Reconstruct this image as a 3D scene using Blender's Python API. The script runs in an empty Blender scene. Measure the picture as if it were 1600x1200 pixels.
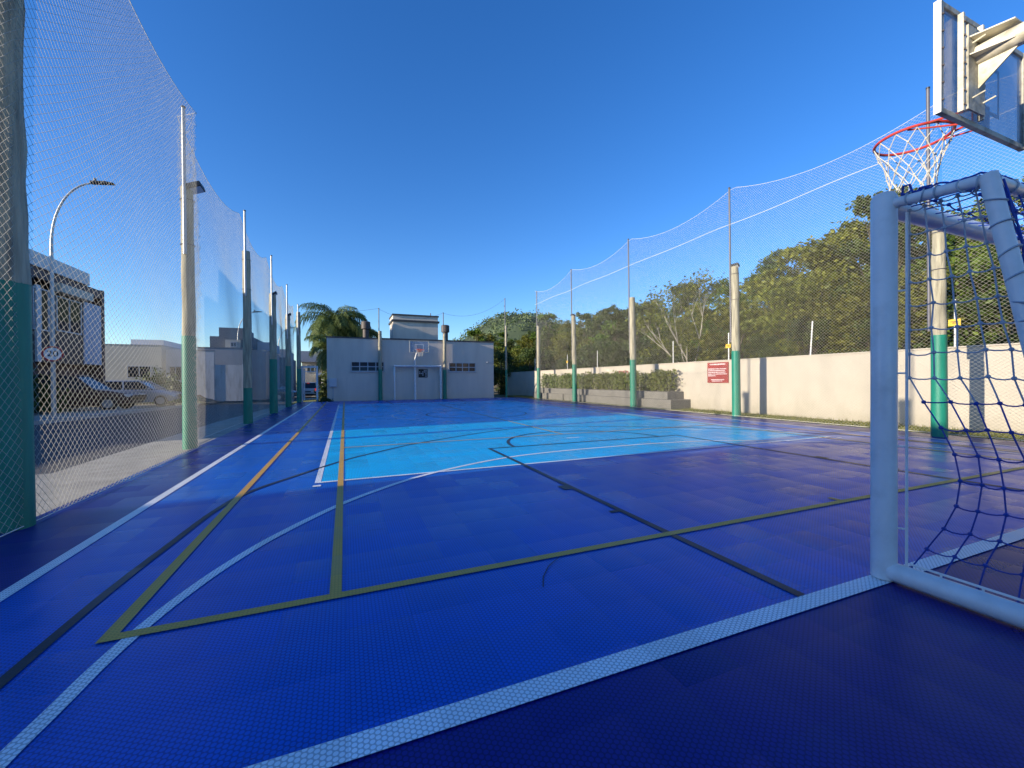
import bpy, bmesh, math, random
import numpy as np
from mathutils import Vector, Matrix, noise as mnoise
random.seed(7); np.random.seed(7)
PI = math.pi
scene = bpy.context.scene
col = scene.collection

# ------------------------------------------------------------------ camera
CAMZ = 1.12
FPX, YAW, PITCH, ROLL = 640.94, .38654, -.0072637, -.0060276
def cam_axes():
    cy, sy, cp, sp = math.cos(YAW), math.sin(YAW), math.cos(PITCH), math.sin(PITCH)
    cr, sr = math.cos(ROLL), math.sin(ROLL)
    f = Vector((sy*cp, cy*cp, sp)); r = Vector((cy, -sy, 0)); u = r.cross(f)
    return r*cr + u*sr, u*cr - r*sr, f
AR, AU, AF = cam_axes()
cd = bpy.data.cameras.new('camera'); cam = bpy.data.objects.new('camera', cd); col.objects.link(cam)
cd.sensor_width = 36; cd.lens = FPX/1600*36; cd.clip_start = .05; cd.clip_end = 4000
m = Matrix((AR, AU, -AF)).transposed().to_4x4(); m.translation = (0, 0, CAMZ); cam.matrix_world = m
scene.camera = cam

# ------------------------------------------------------------------ light
SUN_EL = math.radians(14.6); SUN_HEAD = Vector((1, .08, 0)).normalized()
world = bpy.data.worlds.new('World'); scene.world = world; world.use_nodes = True
wn = world.node_tree; wn.nodes.clear()
sky = wn.nodes.new('ShaderNodeTexSky'); sky.sky_type = 'NISHITA'; sky.sun_disc = False
sky.sun_elevation = SUN_EL; sky.sun_rotation = math.atan2(-SUN_HEAD.x, -SUN_HEAD.y)
sky.altitude = 0; sky.air_density = 1.0; sky.dust_density = 0.2; sky.ozone_density = 4.0
hsv = wn.nodes.new('ShaderNodeHueSaturation'); hsv.inputs['Saturation'].default_value = 1.21; hsv.inputs['Hue'].default_value = .512
bgn = wn.nodes.new('ShaderNodeBackground'); bgn.inputs['Strength'].default_value = .10
wo = wn.nodes.new('ShaderNodeOutputWorld')
wn.links.new(sky.outputs[0], hsv.inputs['Color']); wn.links.new(hsv.outputs[0], bgn.inputs[0]); wn.links.new(bgn.outputs[0], wo.inputs[0])
sd = bpy.data.lights.new('sun', 'SUN'); sd.energy = 3.15; sd.angle = math.radians(.5); sd.color = (1, .87, .68)
sun = bpy.data.objects.new('sun', sd); col.objects.link(sun)
ld = Vector((SUN_HEAD.x*math.cos(SUN_EL), SUN_HEAD.y*math.cos(SUN_EL), -math.sin(SUN_EL)))
sun.rotation_euler = ld.to_track_quat('-Z', 'Y').to_euler(); sun.location = (-30, 0, 20)
vs = scene.view_settings; scene.display_settings.display_device = 'sRGB'
vs.view_transform = 'Standard'; vs.look = 'None'; vs.gamma = 1; vs.exposure = 1.4; vs.use_curve_mapping = False
scene.cycles.max_bounces = 6; scene.cycles.transparent_max_bounces = 16

# ------------------------------------------------------------------ helpers
class MB:
    def __init__(s): s.v = []; s.f = []
    def add(s, vs, fs):
        o = len(s.v); s.v += [tuple(p) for p in vs]; s.f += [tuple(i+o for i in f) for f in fs]; return s
    def box(s, a, b):
        x0, y0, z0 = a; x1, y1, z1 = b
        return s.add([(x0,y0,z0),(x1,y0,z0),(x1,y1,z0),(x0,y1,z0),(x0,y0,z1),(x1,y0,z1),(x1,y1,z1),(x0,y1,z1)],
                     [(0,3,2,1),(4,5,6,7),(0,1,5,4),(1,2,6,5),(2,3,7,6),(3,0,4,7)])
    def quad(s, *p): return s.add(p, [tuple(range(len(p)))])
    def prism(s, poly, axis, a, b):
        n = len(poly)
        def P(q, t): return {'x': (t, q[0], q[1]), 'y': (q[0], t, q[1]), 'z': (q[0], q[1], t)}[axis]
        return s.add([P(q, a) for q in poly]+[P(q, b) for q in poly],
                     [tuple(range(n))[::-1], tuple(range(n, 2*n))]+[(i, (i+1) % n, (i+1) % n+n, i+n) for i in range(n)])
    def tube(s, pts, r, n=10, cap=True, closed=False):
        pts = [Vector(p) for p in pts]; N = len(pts)
        rs = r if isinstance(r, (list, tuple)) else [r]*N
        base = len(s.v); up = None
        for i, p in enumerate(pts):
            if closed: t = pts[(i+1) % N]-pts[i-1]
            else: t = pts[min(i+1, N-1)]-pts[max(i-1, 0)]
            t.normalize()
            if up is None:
                up = Vector((0, 0, 1)) if abs(t.z) < .9 else Vector((1, 0, 0))
            a = t.cross(up)
            if a.length < 1e-4: a = t.cross(Vector((0, 1, 0)))
            a.normalize(); b = a.cross(t).normalized(); up = b
            for k in range(n):
                an = 2*PI*k/n; s.v.append(tuple(p+(a*math.cos(an)+b*math.sin(an))*rs[i]))
        for i in range(N if closed else N-1):
            j = (i+1) % N
            for k in range(n):
                s.f.append((base+i*n+k, base+j*n+k, base+j*n+(k+1) % n, base+i*n+(k+1) % n))
        if cap and not closed:
            s.f.append(tuple(base+k for k in range(n))); s.f.append(tuple(base+(N-1)*n+k for k in range(n))[::-1])
        return s
    def ball(s, c, r, n=6, m=4, sc=(1, 1, 1)):
        c = Vector(c); vs = []; fs = []
        for i in range(m+1):
            th = PI*i/m
            for k in range(n):
                ph = 2*PI*k/n
                vs.append((c.x+r*sc[0]*math.sin(th)*math.cos(ph), c.y+r*sc[1]*math.sin(th)*math.sin(ph), c.z+r*sc[2]*math.cos(th)))
        for i in range(m):
            for k in range(n): fs.append((i*n+k, (i+1)*n+k, (i+1)*n+(k+1) % n, i*n+(k+1) % n))
        return s.add(vs, fs)
    def build(s, name, mat, parent=None, smooth=False, bevel=0):
        me = bpy.data.meshes.new(name); me.from_pydata(s.v, [], s.f)
        bm = bmesh.new(); bm.from_mesh(me); bmesh.ops.recalc_face_normals(bm, faces=bm.faces); bm.to_mesh(me); bm.free()
        return link(name, me, mat, parent, smooth, bevel)
def link(name, me, mat, parent=None, smooth=False, bevel=0):
    if smooth:
        me.polygons.foreach_set('use_smooth', [True]*len(me.polygons))
        try: me.set_sharp_from_angle(angle=math.radians(40))
        except Exception: pass
    if mat: me.materials.append(mat)
    o = bpy.data.objects.new(name, me); col.objects.link(o)
    if parent: o.parent = parent
    if bevel:
        b = o.modifiers.new('b', 'BEVEL'); b.width = bevel; b.segments = 2; b.limit_method = 'ANGLE'
    return o
def tag(o, label=None, cat=None, group=None, kind=None):
    if label: o['label'] = label
    if cat: o['category'] = cat
    if group: o['group'] = group
    if kind: o['kind'] = kind
    return o
def thing(name, label, cat, loc=(0, 0, 0), rz=0, group=None):
    o = bpy.data.objects.new(name, None); col.objects.link(o); o.empty_display_size = .2
    o.location = loc; o.rotation_euler = (0, 0, rz)
    return tag(o, label, cat, group)
def copy_tree(o, parent=None):
    c = o.copy(); col.objects.link(c); c.parent = parent
    for ch in list(o.children): copy_tree(ch, c)
    return c

def nodes_of(name):
    mt = bpy.data.materials.new(name); mt.use_nodes = True; nt = mt.node_tree
    return mt, nt, nt.nodes['Principled BSDF']
def N(nt, typ, **k):
    n = nt.nodes.new(typ)
    for a, b in k.items():
        if a.startswith('in_'): n.inputs[int(a[3:])].default_value = b
        else: setattr(n, a, b)
    return n
def mat(name, c, rough=.6, var=.12, scale=6, bump=.1, bscale=40, metal=0, c2=None, c2scale=1.5, c2amt=.5, spec=.5, coord='Object', stretch=None):
    """principled with brightness noise, optional patches of a second colour, and a fine bump"""
    mt, nt, p = nodes_of(name); L = nt.links.new
    tc = N(nt, 'ShaderNodeTexCoord'); src = tc.outputs[coord]
    if stretch:
        mp = N(nt, 'ShaderNodeMapping'); mp.inputs['Scale'].default_value = stretch; L(src, mp.inputs[0]); src = mp.outputs[0]
    n1 = N(nt, 'ShaderNodeTexNoise'); n1.inputs['Scale'].default_value = scale; n1.inputs['Detail'].default_value = 5; L(src, n1.inputs['Vector'])
    mr = N(nt, 'ShaderNodeMapRange'); mr.inputs[1].default_value = .3; mr.inputs[2].default_value = .7
    mr.inputs[3].default_value = 1-var; mr.inputs[4].default_value = 1+var; L(n1.outputs['Fac'], mr.inputs[0])
    cur = None
    if c2 is not None:
        n2 = N(nt, 'ShaderNodeTexNoise'); n2.inputs['Scale'].default_value = c2scale; n2.inputs['Detail'].default_value = 6; n2.inputs['Roughness'].default_value = .65; L(src, n2.inputs['Vector'])
        r2 = N(nt, 'ShaderNodeMapRange'); r2.inputs[1].default_value = .48; r2.inputs[2].default_value = .68; r2.inputs[4].default_value = c2amt; L(n2.outputs['Fac'], r2.inputs[0])
        mx = N(nt, 'ShaderNodeMixRGB'); mx.inputs[1].default_value = (*c, 1); mx.inputs[2].default_value = (*c2, 1); L(r2.outputs[0], mx.inputs[0]); cur = mx.outputs[0]
    mu = N(nt, 'ShaderNodeMixRGB', blend_type='MULTIPLY'); mu.inputs[0].default_value = 1
    if cur: L(cur, mu.inputs[1])
    else: mu.inputs[1].default_value = (*c, 1)
    cb = N(nt, 'ShaderNodeCombineColor'); [L(mr.outputs[0], cb.inputs[i]) for i in range(3)]
    L(cb.outputs[0], mu.inputs[2]); L(mu.outputs[0], p.inputs['Base Color'])
    p.inputs['Roughness'].default_value = rough; p.inputs['Metallic'].default_value = metal; p.inputs['Specular IOR Level'].default_value = spec
    if bump:
        nb = N(nt, 'ShaderNodeTexNoise'); nb.inputs['Scale'].default_value = bscale; nb.inputs['Detail'].default_value = 4; L(src, nb.inputs['Vector'])
        b = N(nt, 'ShaderNodeBump'); b.inputs['Strength'].default_value = bump; b.inputs['Distance'].default_value = .02; L(nb.outputs['Fac'], b.inputs['Height']); L(b.outputs[0], p.inputs['Normal'])
    return mt

def court_mat(name, c, rough=.3, hole=.45):
    """interlocking plastic sports tile: open grid of slots, every tile tilted a hair its own way"""
    mt, nt, p = nodes_of(name); L = nt.links.new
    g = N(nt, 'ShaderNodeNewGeometry')
    def math_(op, a, b=None, c_=None):
        n = N(nt, 'ShaderNodeMath', operation=op)
        for i, x in enumerate((a, b, c_)):
            if x is None: continue
            if hasattr(x, 'is_linked'): L(x, n.inputs[i])
            else: n.inputs[i].default_value = x
        return n.outputs[0]
    sp = N(nt, 'ShaderNodeSeparateXYZ'); L(g.outputs['Position'], sp.inputs[0])
    X, Y = sp.outputs[0], sp.outputs[1]
    T = .285
    tx = math_('FLOOR', math_('DIVIDE', X, T)); ty = math_('FLOOR', math_('DIVIDE', Y, T))
    cx = N(nt, 'ShaderNodeCombineXYZ'); L(tx, cx.inputs[0]); L(ty, cx.inputs[1])
    wn_ = N(nt, 'ShaderNodeTexWhiteNoise', noise_dimensions='2D'); L(cx.outputs[0], wn_.inputs['Vector'])
    # seams
    fx = math_('FRACT', math_('DIVIDE', X, T)); fy = math_('FRACT', math_('DIVIDE', Y, T))
    ex = math_('ABSOLUTE', math_('SUBTRACT', fx, .5)); ey = math_('ABSOLUTE', math_('SUBTRACT', fy, .5))
    seam = math_('GREATER_THAN', math_('MAXIMUM', ex, ey), .492)
    # slot pattern, 19 mm period
    k = 2*PI/.0175
    a = math_('MULTIPLY', X, k); b = math_('MULTIPLY', Y, k)
    # three wave families at 60 degrees: a lattice of small triangular slots
    c1_ = math_('COSINE', a); c2_ = math_('COSINE', math_('ADD', math_('MULTIPLY', a, -.5), math_('MULTIPLY', b, .866))); c3_ = math_('COSINE', math_('SUBTRACT', math_('MULTIPLY', a, -.5), math_('MULTIPLY', b, .866)))
    pat = math_('ADD', math_('ADD', c1_, c2_), c3_)
    hol = math_('MULTIPLY', math_('LESS_THAN', pat, -.62), hole)
    dark = math_('MAXIMUM', hol, math_('MULTIPLY', seam, .13))
    # tile to tile tint and worn patches
    tint = N(nt, 'ShaderNodeMapRange'); tint.inputs[3].default_value = .93; tint.inputs[4].default_value = 1.07; L(wn_.outputs['Value'], tint.inputs[0])
    nz = N(nt, 'ShaderNodeTexNoise'); nz.inputs['Scale'].default_value = .9; nz.inputs['Detail'].default_value = 6; nz.inputs['Roughness'].default_value = .7; L(g.outputs['Position'], nz.inputs['Vector'])
    nr = N(nt, 'ShaderNodeMapRange'); nr.inputs[1].default_value = .3; nr.inputs[2].default_value = .7; nr.inputs[3].default_value = .9; nr.inputs[4].default_value = 1.12; L(nz.outputs['Fac'], nr.inputs[0])
    br = math_('MULTIPLY', math_('MULTIPLY', tint.outputs[0], nr.outputs[0]), math_('SUBTRACT', 1, dark))
    cb = N(nt, 'ShaderNodeCombineColor'); [L(br, cb.inputs[i]) for i in range(3)]
    mu = N(nt, 'ShaderNodeMixRGB', blend_type='MULTIPLY'); mu.inputs[0].default_value = 1; mu.inputs[1].default_value = (*c, 1); L(cb.outputs[0], mu.inputs[2])
    # scuffs: fine pale dust
    nd = N(nt, 'ShaderNodeTexNoise'); nd.inputs['Scale'].default_value = 3.5; nd.inputs['Detail'].default_value = 9; nd.inputs['Roughness'].default_value = .8; L(g.outputs['Position'], nd.inputs['Vector'])
    dr = N(nt, 'ShaderNodeMapRange'); dr.inputs[1].default_value = .62; dr.inputs[2].default_value = .85; dr.inputs[4].default_value = .05; L(nd.outputs['Fac'], dr.inputs[0])
    md = N(nt, 'ShaderNodeMixRGB'); L(dr.outputs[0], md.inputs[0]); L(mu.outputs[0], md.inputs[1]); md.inputs[2].default_value = (.3, .3, .32, 1)
    L(md.outputs[0], p.inputs['Base Color'])
    p.inputs['Specular IOR Level'].default_value = .22
    rr = N(nt, 'ShaderNodeMapRange'); rr.inputs[3].default_value = rough-.05; rr.inputs[4].default_value = rough+.1; L(wn_.outputs['Value'], rr.inputs[0]); L(rr.outputs[0], p.inputs['Roughness'])
    # normal: tile tilt + warp + slots
    sc_ = N(nt, 'ShaderNodeVectorMath', operation='SUBTRACT'); L(wn_.outputs['Color'], sc_.inputs[0]); sc_.inputs[1].default_value = (.5, .5, .5)
    sm = N(nt, 'ShaderNodeVectorMath', operation='MULTIPLY'); L(sc_.outputs[0], sm.inputs[0]); sm.inputs[1].default_value = (.02, .02, 0)
    # each tile bowed: edges lower than the middle
    bw = N(nt, 'ShaderNodeCombineXYZ'); L(math_('MULTIPLY', math_('SUBTRACT', fx, .5), .035), bw.inputs[0]); L(math_('MULTIPLY', math_('SUBTRACT', fy, .5), .035), bw.inputs[1])
    ad = N(nt, 'ShaderNodeVectorMath', operation='ADD'); L(sm.outputs[0], ad.inputs[0]); L(bw.outputs[0], ad.inputs[1])
    ad2 = N(nt, 'ShaderNodeVectorMath', operation='ADD'); L(ad.outputs[0], ad2.inputs[0]); L(g.outputs['Normal'], ad2.inputs[1])
    nn = N(nt, 'ShaderNodeVectorMath', operation='NORMALIZE'); L(ad2.outputs[0], nn.inputs[0])
    bp = N(nt, 'ShaderNodeBump'); bp.inputs['Strength'].default_value = .12; bp.inputs['Distance'].default_value = .002; L(math_('SUBTRACT', 0, hol), bp.inputs['Height']); L(nn.outputs[0], bp.inputs['Normal'])
    L(bp.outputs[0], p.inputs['Normal'])
    return mt

def leaf_mat(name, c1, c2, trans=.25):
    mt, nt, p = nodes_of(name); L = nt.links.new
    g = N(nt, 'ShaderNodeNewGeometry'); oi = N(nt, 'ShaderNodeObjectInfo')
    cr = N(nt, 'ShaderNodeMixRGB'); cr.inputs[1].default_value = (*c1, 1); cr.inputs[2].default_value = (*c2, 1); L(g.outputs['Random Per Island'], cr.inputs[0])
    hs = N(nt, 'ShaderNodeHueSaturation'); L(cr.outputs[0], hs.inputs['Color'])
    mr = N(nt, 'ShaderNodeMapRange'); mr.inputs[3].default_value = .75; mr.inputs[4].default_value = 1.2; L(oi.outputs['Random'], mr.inputs[0]); L(mr.outputs[0], hs.inputs['Value'])
    mh = N(nt, 'ShaderNodeMapRange'); mh.inputs[3].default_value = .485; mh.inputs[4].default_value = .515; L(oi.outputs['Random'], mh.inputs[0]); L(mh.outputs[0], hs.inputs['Hue'])
    L(hs.outputs[0], p.inputs['Base Color']); p.inputs['Roughness'].default_value = .6; p.inputs['Specular IOR Level'].default_value = .3
    tr = N(nt, 'ShaderNodeBsdfTranslucent'); L(hs.outputs[0], tr.inputs['Color'])
    mx = N(nt, 'ShaderNodeMixShader'); mx.inputs[0].default_value = trans
    out = nt.nodes['Material Output']; L(p.outputs[0], mx.inputs[1]); L(tr.outputs[0], mx.inputs[2]); L(mx.outputs[0], out.inputs[0])
    return mt

M = {}
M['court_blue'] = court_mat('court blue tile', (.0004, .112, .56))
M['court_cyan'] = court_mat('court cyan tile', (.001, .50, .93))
M['court_navy'] = court_mat('court navy tile', (.012, .016, .20))
M['line_white'] = court_mat('court white tile', (.88, .89, .90), .35, .42)
M['line_ochre'] = court_mat('court ochre paint', (.66, .38, .07), .4, .25)
M['line_black'] = court_mat('court black paint', (.028, .032, .045), .4, .3)
M['asphalt'] = mat('asphalt', (.07, .07, .075), .85, .2, 3, .4, 90, coord='Object', c2=(.09, .088, .085), c2scale=.5)
M['concrete'] = mat('concrete paving', (.34, .32, .27), .85, .15, 4, .3, 60, c2=(.2, .19, .165), c2scale=1.2)
M['kerb'] = mat('kerb concrete', (.38, .37, .35), .8, .15, 5, .2, 60)
M['soil'] = mat('dry grass and soil', (.16, .13, .075), .95, .3, 1.2, .6, 14, c2=(.10, .12, .03), c2scale=.35, c2amt=.9)
M['soil2'] = mat('heaped soil', (.26, .15, .08), .95, .3, 3, .6, 14)
M['lawn'] = mat('mown grass', (.11, .13, .025), .95, .3, 3, .5, 40, c2=(.15, .13, .05), c2scale=1.5)
M['blade'] = leaf_mat('grass blades', (.14, .16, .03), (.22, .2, .06))
M['wallpaint'] = mat('cream wall paint', (.47, .425, .35), .8, .05, 2, .12, 90, c2=(.40, .365, .30), c2scale=.9, c2amt=.7, stretch=(1, 1, .6))
_m = M['wallpaint'].node_tree; _p = _m.nodes['Principled BSDF']; _old = _p.inputs['Base Color'].links[0].from_socket
_g = _m.nodes.new('ShaderNodeNewGeometry'); _s = _m.nodes.new('ShaderNodeSeparateXYZ'); _m.links.new(_g.outputs['Position'], _s.inputs[0])
_n = _m.nodes.new('ShaderNodeTexNoise'); _n.inputs['Scale'].default_value = 2.2; _n.inputs['Detail'].default_value = 8; _n.inputs['Roughness'].default_value = .7; _m.links.new(_g.outputs['Position'], _n.inputs['Vector'])
_a = _m.nodes.new('ShaderNodeMath'); _a.operation = 'MULTIPLY_ADD'; _a.inputs[1].default_value = -.55; _m.links.new(_s.outputs[2], _a.inputs[0]); _m.links.new(_n.outputs['Fac'], _a.inputs[2])
_r = _m.nodes.new('ShaderNodeMapRange'); _r.inputs[1].default_value = .22; _r.inputs[2].default_value = .55; _r.inputs[4].default_value = .5; _m.links.new(_a.outputs[0], _r.inputs[0])
_x = _m.nodes.new('ShaderNodeMixRGB'); _x.inputs[2].default_value = (.30, .27, .20, 1); _m.links.new(_r.outputs[0], _x.inputs[0]); _m.links.new(_old, _x.inputs[1]); _m.links.new(_x.outputs[0], _p.inputs['Base Color'])
M['clubpaint'] = mat('grey beige render', (.60, .54, .46), .85, .05, 1.5, .15, 60, c2=(.50, .45, .385), c2scale=1.0, c2amt=.6, stretch=(1.6, 1.6, .3))
M['coping'] = mat('dark metal coping', (.05, .048, .05), .5, .2, 5, .05)
M['wood'] = mat('weathered eucalyptus pole', (.36, .33, .235), .85, .3, 5, .5, 30, c2=(.2, .185, .15), c2scale=6, c2amt=.8, stretch=(4, 4, .35))
M['green'] = mat('green pole paint', (.008, .20, .13), .5, .1, 6, .15, 50, c2=(.008, .14, .095), c2scale=4, stretch=(3, 3, .5))
M['galv'] = mat('galvanised steel pipe', (.45, .45, .44), .45, .1, 8, .05, metal=.5)
M['darkpipe'] = mat('dark painted pipe', (.10, .10, .12), .45, .1, 8, .05)
M['lampbody'] = mat('floodlight housing', (.03, .03, .034), .5, .1, 8, .05)
M['lampglass'] = mat('floodlight glass', (.5, .53, .55), .12, .05, 8, 0)
M['net'] = mat('white nylon twine', (.50, .475, .39), .7, .1, 3, 0)
M['rope'] = mat('pale rope', (.68, .66, .6), .8, .1, 20, .1)
M['goalwhite'] = mat('white gloss paint', (.74, .74, .71), .32, .05, 6, .05, 30, c2=(.5, .49, .45), c2scale=7, c2amt=.35)
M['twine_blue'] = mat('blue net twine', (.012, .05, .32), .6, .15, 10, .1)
M['twine_grey'] = mat('haze grey twine', (.40, .44, .48), .7, .15, 10, .1)  # lashing grey; on the upper goal sides it paints haze into the twine
M['steel_dirty'] = mat('weathered white steel', (.62, .58, .46), .5, .15, 9, .15, 30, c2=(.2, .18, .10), c2scale=7, c2amt=.75)
M['steel_dirtier'] = mat('grimy board frame', (.40, .38, .31), .6, .2, 9, .2, 30, c2=(.06, .06, .04), c2scale=6, c2amt=.9)
M['board'] = mat('cloudy acrylic panel', (.22, .30, .42), .18, .15, 4, .05, 20, c2=(.42, .47, .54), c2scale=3.5, c2amt=.8)
_nt = M['board'].node_tree; _tr = _nt.nodes.new('ShaderNodeBsdfTransparent'); _mx = _nt.nodes.new('ShaderNodeMixShader'); _mx.inputs[0].default_value = .45
_nt.links.new(_nt.nodes['Principled BSDF'].outputs[0], _mx.inputs[1]); _nt.links.new(_tr.outputs[0], _mx.inputs[2]); _nt.links.new(_mx.outputs[0], _nt.nodes['Material Output'].inputs[0])
M['rimred'] = mat('red rim paint', (.52, .05, .035), .45, .15, 15, .1, c2=(.3, .07, .05), c2scale=10)
M['hoopnet'] = mat('white hoop cord', (.56, .54, .46), .8, .15, 20, .1)
M['chim'] = mat('dark chimney metal', (.075, .06, .055), .6, .2, 8, .1)
M['glass'] = mat('window glass', (.02, .025, .035), .08, .1, 3, 0)
M['frame'] = mat('window frame grey', (.42, .43, .45), .5, .05, 5, .02)
M['boxpaint'] = mat('meter box paint', (.52, .53, .55), .5, .05, 5, .05)
M['sign_red'] = mat('red sign board', (.27, .035, .03), .45, .06, 4, .02)
M['sign_white'] = mat('white sign print', (.8, .8, .8), .5, .04, 6, 0)
M['sign_yellow'] = mat('yellow sign plate', (.75, .48, .03), .5, .05, 6, 0)
M['black'] = mat('black print', (.015, .015, .015), .6, .1, 6, 0)
M['planter'] = mat('grey rendered planter', (.17, .165, .15), .85, .1, 3, .2, 50, c2=(.12, .115, .10), c2scale=2)
M['bark'] = mat('bark', (.085, .07, .05), .9, .3, 5, .5, 20, stretch=(3, 3, .6))
M['barkpale'] = mat('pale bark', (.36, .33, .27), .9, .25, 5, .4, 20)
M['leaf_olive'] = leaf_mat('olive leaves', (.06, .08, .008), (.19, .20, .025))
M['leaf_green'] = leaf_mat('green leaves', (.04, .08, .008), (.14, .21, .025))
M['leaf_dark'] = leaf_mat('dark leaves', (.028, .05, .012), (.09, .12, .028))
M['leaf_hedge'] = leaf_mat('hedge leaves', (.10, .15, .025), (.24, .27, .07))
M['leaf_pink'] = leaf_mat('pink flowers', (.45, .08, .10), (.6, .16, .18))
M['frond'] = leaf_mat('palm fronds', (.05, .09, .02), (.2, .26, .08), .35)
M['hill'] = mat('wooded hill', (.04, .06, .03), .95, .45, .06, 1, .35, coord='Object', c2=(.06, .085, .035), c2scale=.03)
M['hill_leaf'] = leaf_mat('far hill leaves', (.06, .085, .035), (.13, .16, .07), .15)
M['brown'] = mat('dark brown cladding', (.06, .045, .042), .6, .15, 2, .1)
M['brown2'] = mat('maroon cladding', (.085, .045, .045), .6, .15, 2, .1)
M['white_w'] = mat('white house render', (.62, .62, .62), .85, .05, 1.5, .1)
M['bluegrey'] = mat('pale blue render', (.42, .47, .56), .85, .05, 1.5, .1)
M['beige_w'] = mat('beige house render', (.50, .47, .40), .85, .06, 1.5, .1)
M['grey_w'] = mat('grey house render', (.30, .31, .34), .85, .06, 1.5, .1)
M['dgrey_w'] = mat('dark grey house render', (.13, .14, .16), .85, .08, 1.5, .1)
M['stain_w'] = mat('rain stained white render', (.55, .56, .58), .9, .06, 1.5, .1, c2=(.22, .2, .18), c2scale=1.6, c2amt=.7, stretch=(2.5, 2.5, .4))
M['tile_roof'] = mat('clay tile', (.33, .19, .12), .85, .2, 5, .3)
M['car_silver'] = mat('silver car paint', (.42, .46, .52), .25, .03, 4, 0, metal=.4)
M['car_maroon'] = mat('maroon car paint', (.035, .010, .012), .4, .03, 4, 0)
M['car_grey'] = mat('slate car paint', (.10, .12, .15), .25, .03, 4, 0, metal=.3)
M['car_white'] = mat('white car paint', (.68, .68, .68), .25, .03, 4, 0)
M['tyre'] = mat('tyre rubber', (.015, .015, .016), .8, .1, 8, .1)
M['alloy'] = mat('wheel alloy', (.5, .5, .52), .35, .05, 8, 0, metal=.7)
M['plate'] = mat('number plate', (.12, .12, .13), .5, .05, 8, 0)
M['tail'] = mat('tail lamp red', (.5, .02, .02), .25, .05, 8, 0)
mt, nt, p = nodes_of('brake lamp lit'); p.inputs['Base Color'].default_value = (.6, .03, .03, 1); p.inputs['Emission Color'].default_value = (1, .07, .05, 1); p.inputs['Emission Strength'].default_value = .2; M['brake'] = mt
M['red'] = mat('red enamel', (.5, .03, .025), .4, .08, 6, 0)
M['gate'] = mat('white gate paint', (.6, .63, .66), .45, .05, 6, .05)

# ------------------------------------------------------------------ setting
CX, MY = 4.2, 13.55                # middle of the court
FX0, FX1, FY0, FY1 = -2.42, 11.02, -4.0, 26.16
def sheet(name, x0, y0, x1, y1, z, m, thick=0):
    if name == 'court_floor': z *= .5
    b = MB()
    if x1 < -2 or name == 'lawn':
        yy = [y0]+[q for q in (14, 20, 26, 30, 34, 38, 46) if y0 < q < y1]+[y1]; n = len(yy)
        for x in (x0, x1):
            for q in yy: b.v.append((x, q, z+fall(x, q)))
        b.f += [(i, i+1, n+i+1, n+i) for i in range(n-1)]
        if thick:
            for q in yy: b.v.append((x1+.01, q, z-thick+fall(x1, q)))
            b.f += [(n+i, n+i+1, 2*n+i+1, 2*n+i) for i in range(n-1)]
    elif thick: b.box((x0, y0, z-thick), (x1, y1, z))
    else: b.quad((x0, y0, z), (x1, y0, z), (x1, y1, z), (x0, y1, z))
    return tag(b.build(name, m), kind='structure')
# ground: one wide sheet, flat round the court, a low bank behind the boundary wall
def bank(x, y):
    t = max(0, min(1, (x-14.5)/30)); h = 5.0*t*t*(3-2*t)
    return -.05+h+fall(x, y)
def fall(x, y):
    """the street runs gently downhill away from the court"""
    u = max(0, min(1, (y-14)/32)); return -.44*u*(1 if x < -1 else max(0, 1-(x+1)/1.5))
b = MB(); xs = [-1500, -300, -80, -40, -20, -8, -3.4, -1, .5, 8, 13.4, 15, 17, 19, 22, 26, 30, 35, 40, 45, 60, 200, 1500]; ys = [-1500, -300, -60, -20, 0, 14, 20, 26, 32, 38, 46, 60, 90, 200, 1500]
vs_ = [(x, y, bank(x, y)) for y in ys for x in xs]; nx = len(xs)
b.add(vs_, [(j*nx+i, j*nx+i+1, (j+1)*nx+i+1, (j+1)*nx+i) for j in range(len(ys)-1) for i in range(nx-1)])
tag(b.build('ground', M['soil'], smooth=True), kind='structure')
sheet('road', -8.2, -80, -3.45, 120, -.03, M['asphalt'])
sheet('pavement', -3.45, -80, -2.43, 120, -.012, M['concrete'])
sheet('driveway', -8.2, 1.6, -3.45, 7.05, -.022, M['concrete'])
sheet('kerb', -8.4, -80, -8.2, 120, .09, M['kerb'], .15)
sheet('pavement', -9.8, -80, -8.4, 24, .085, M['concrete'], .14)
sheet('driveway', -13, 12, -9.8, 31.5, .05, M['concrete'], .1)
sheet('lawn', -3.5, 26.9, 0.5, 36, -.018, M['lawn'])
sheet('lawn', 11.03, -6, 12.5, 30, -.008, M['lawn'])
sheet('court_floor', FX0, FY0, FX1, FY1, 0, M['court_navy'], .05)
SX0, SX1, GY0, GY1 = -1.68, 10.08, 1.34, 25.76
sheet('court_floor', SX0, GY0, SX1, GY1, .004, M['court_blue'])
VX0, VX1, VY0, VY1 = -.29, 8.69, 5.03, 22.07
sheet('court_floor', VX0, VY0, VX1, VY1, .008, M['court_cyan'])
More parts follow.
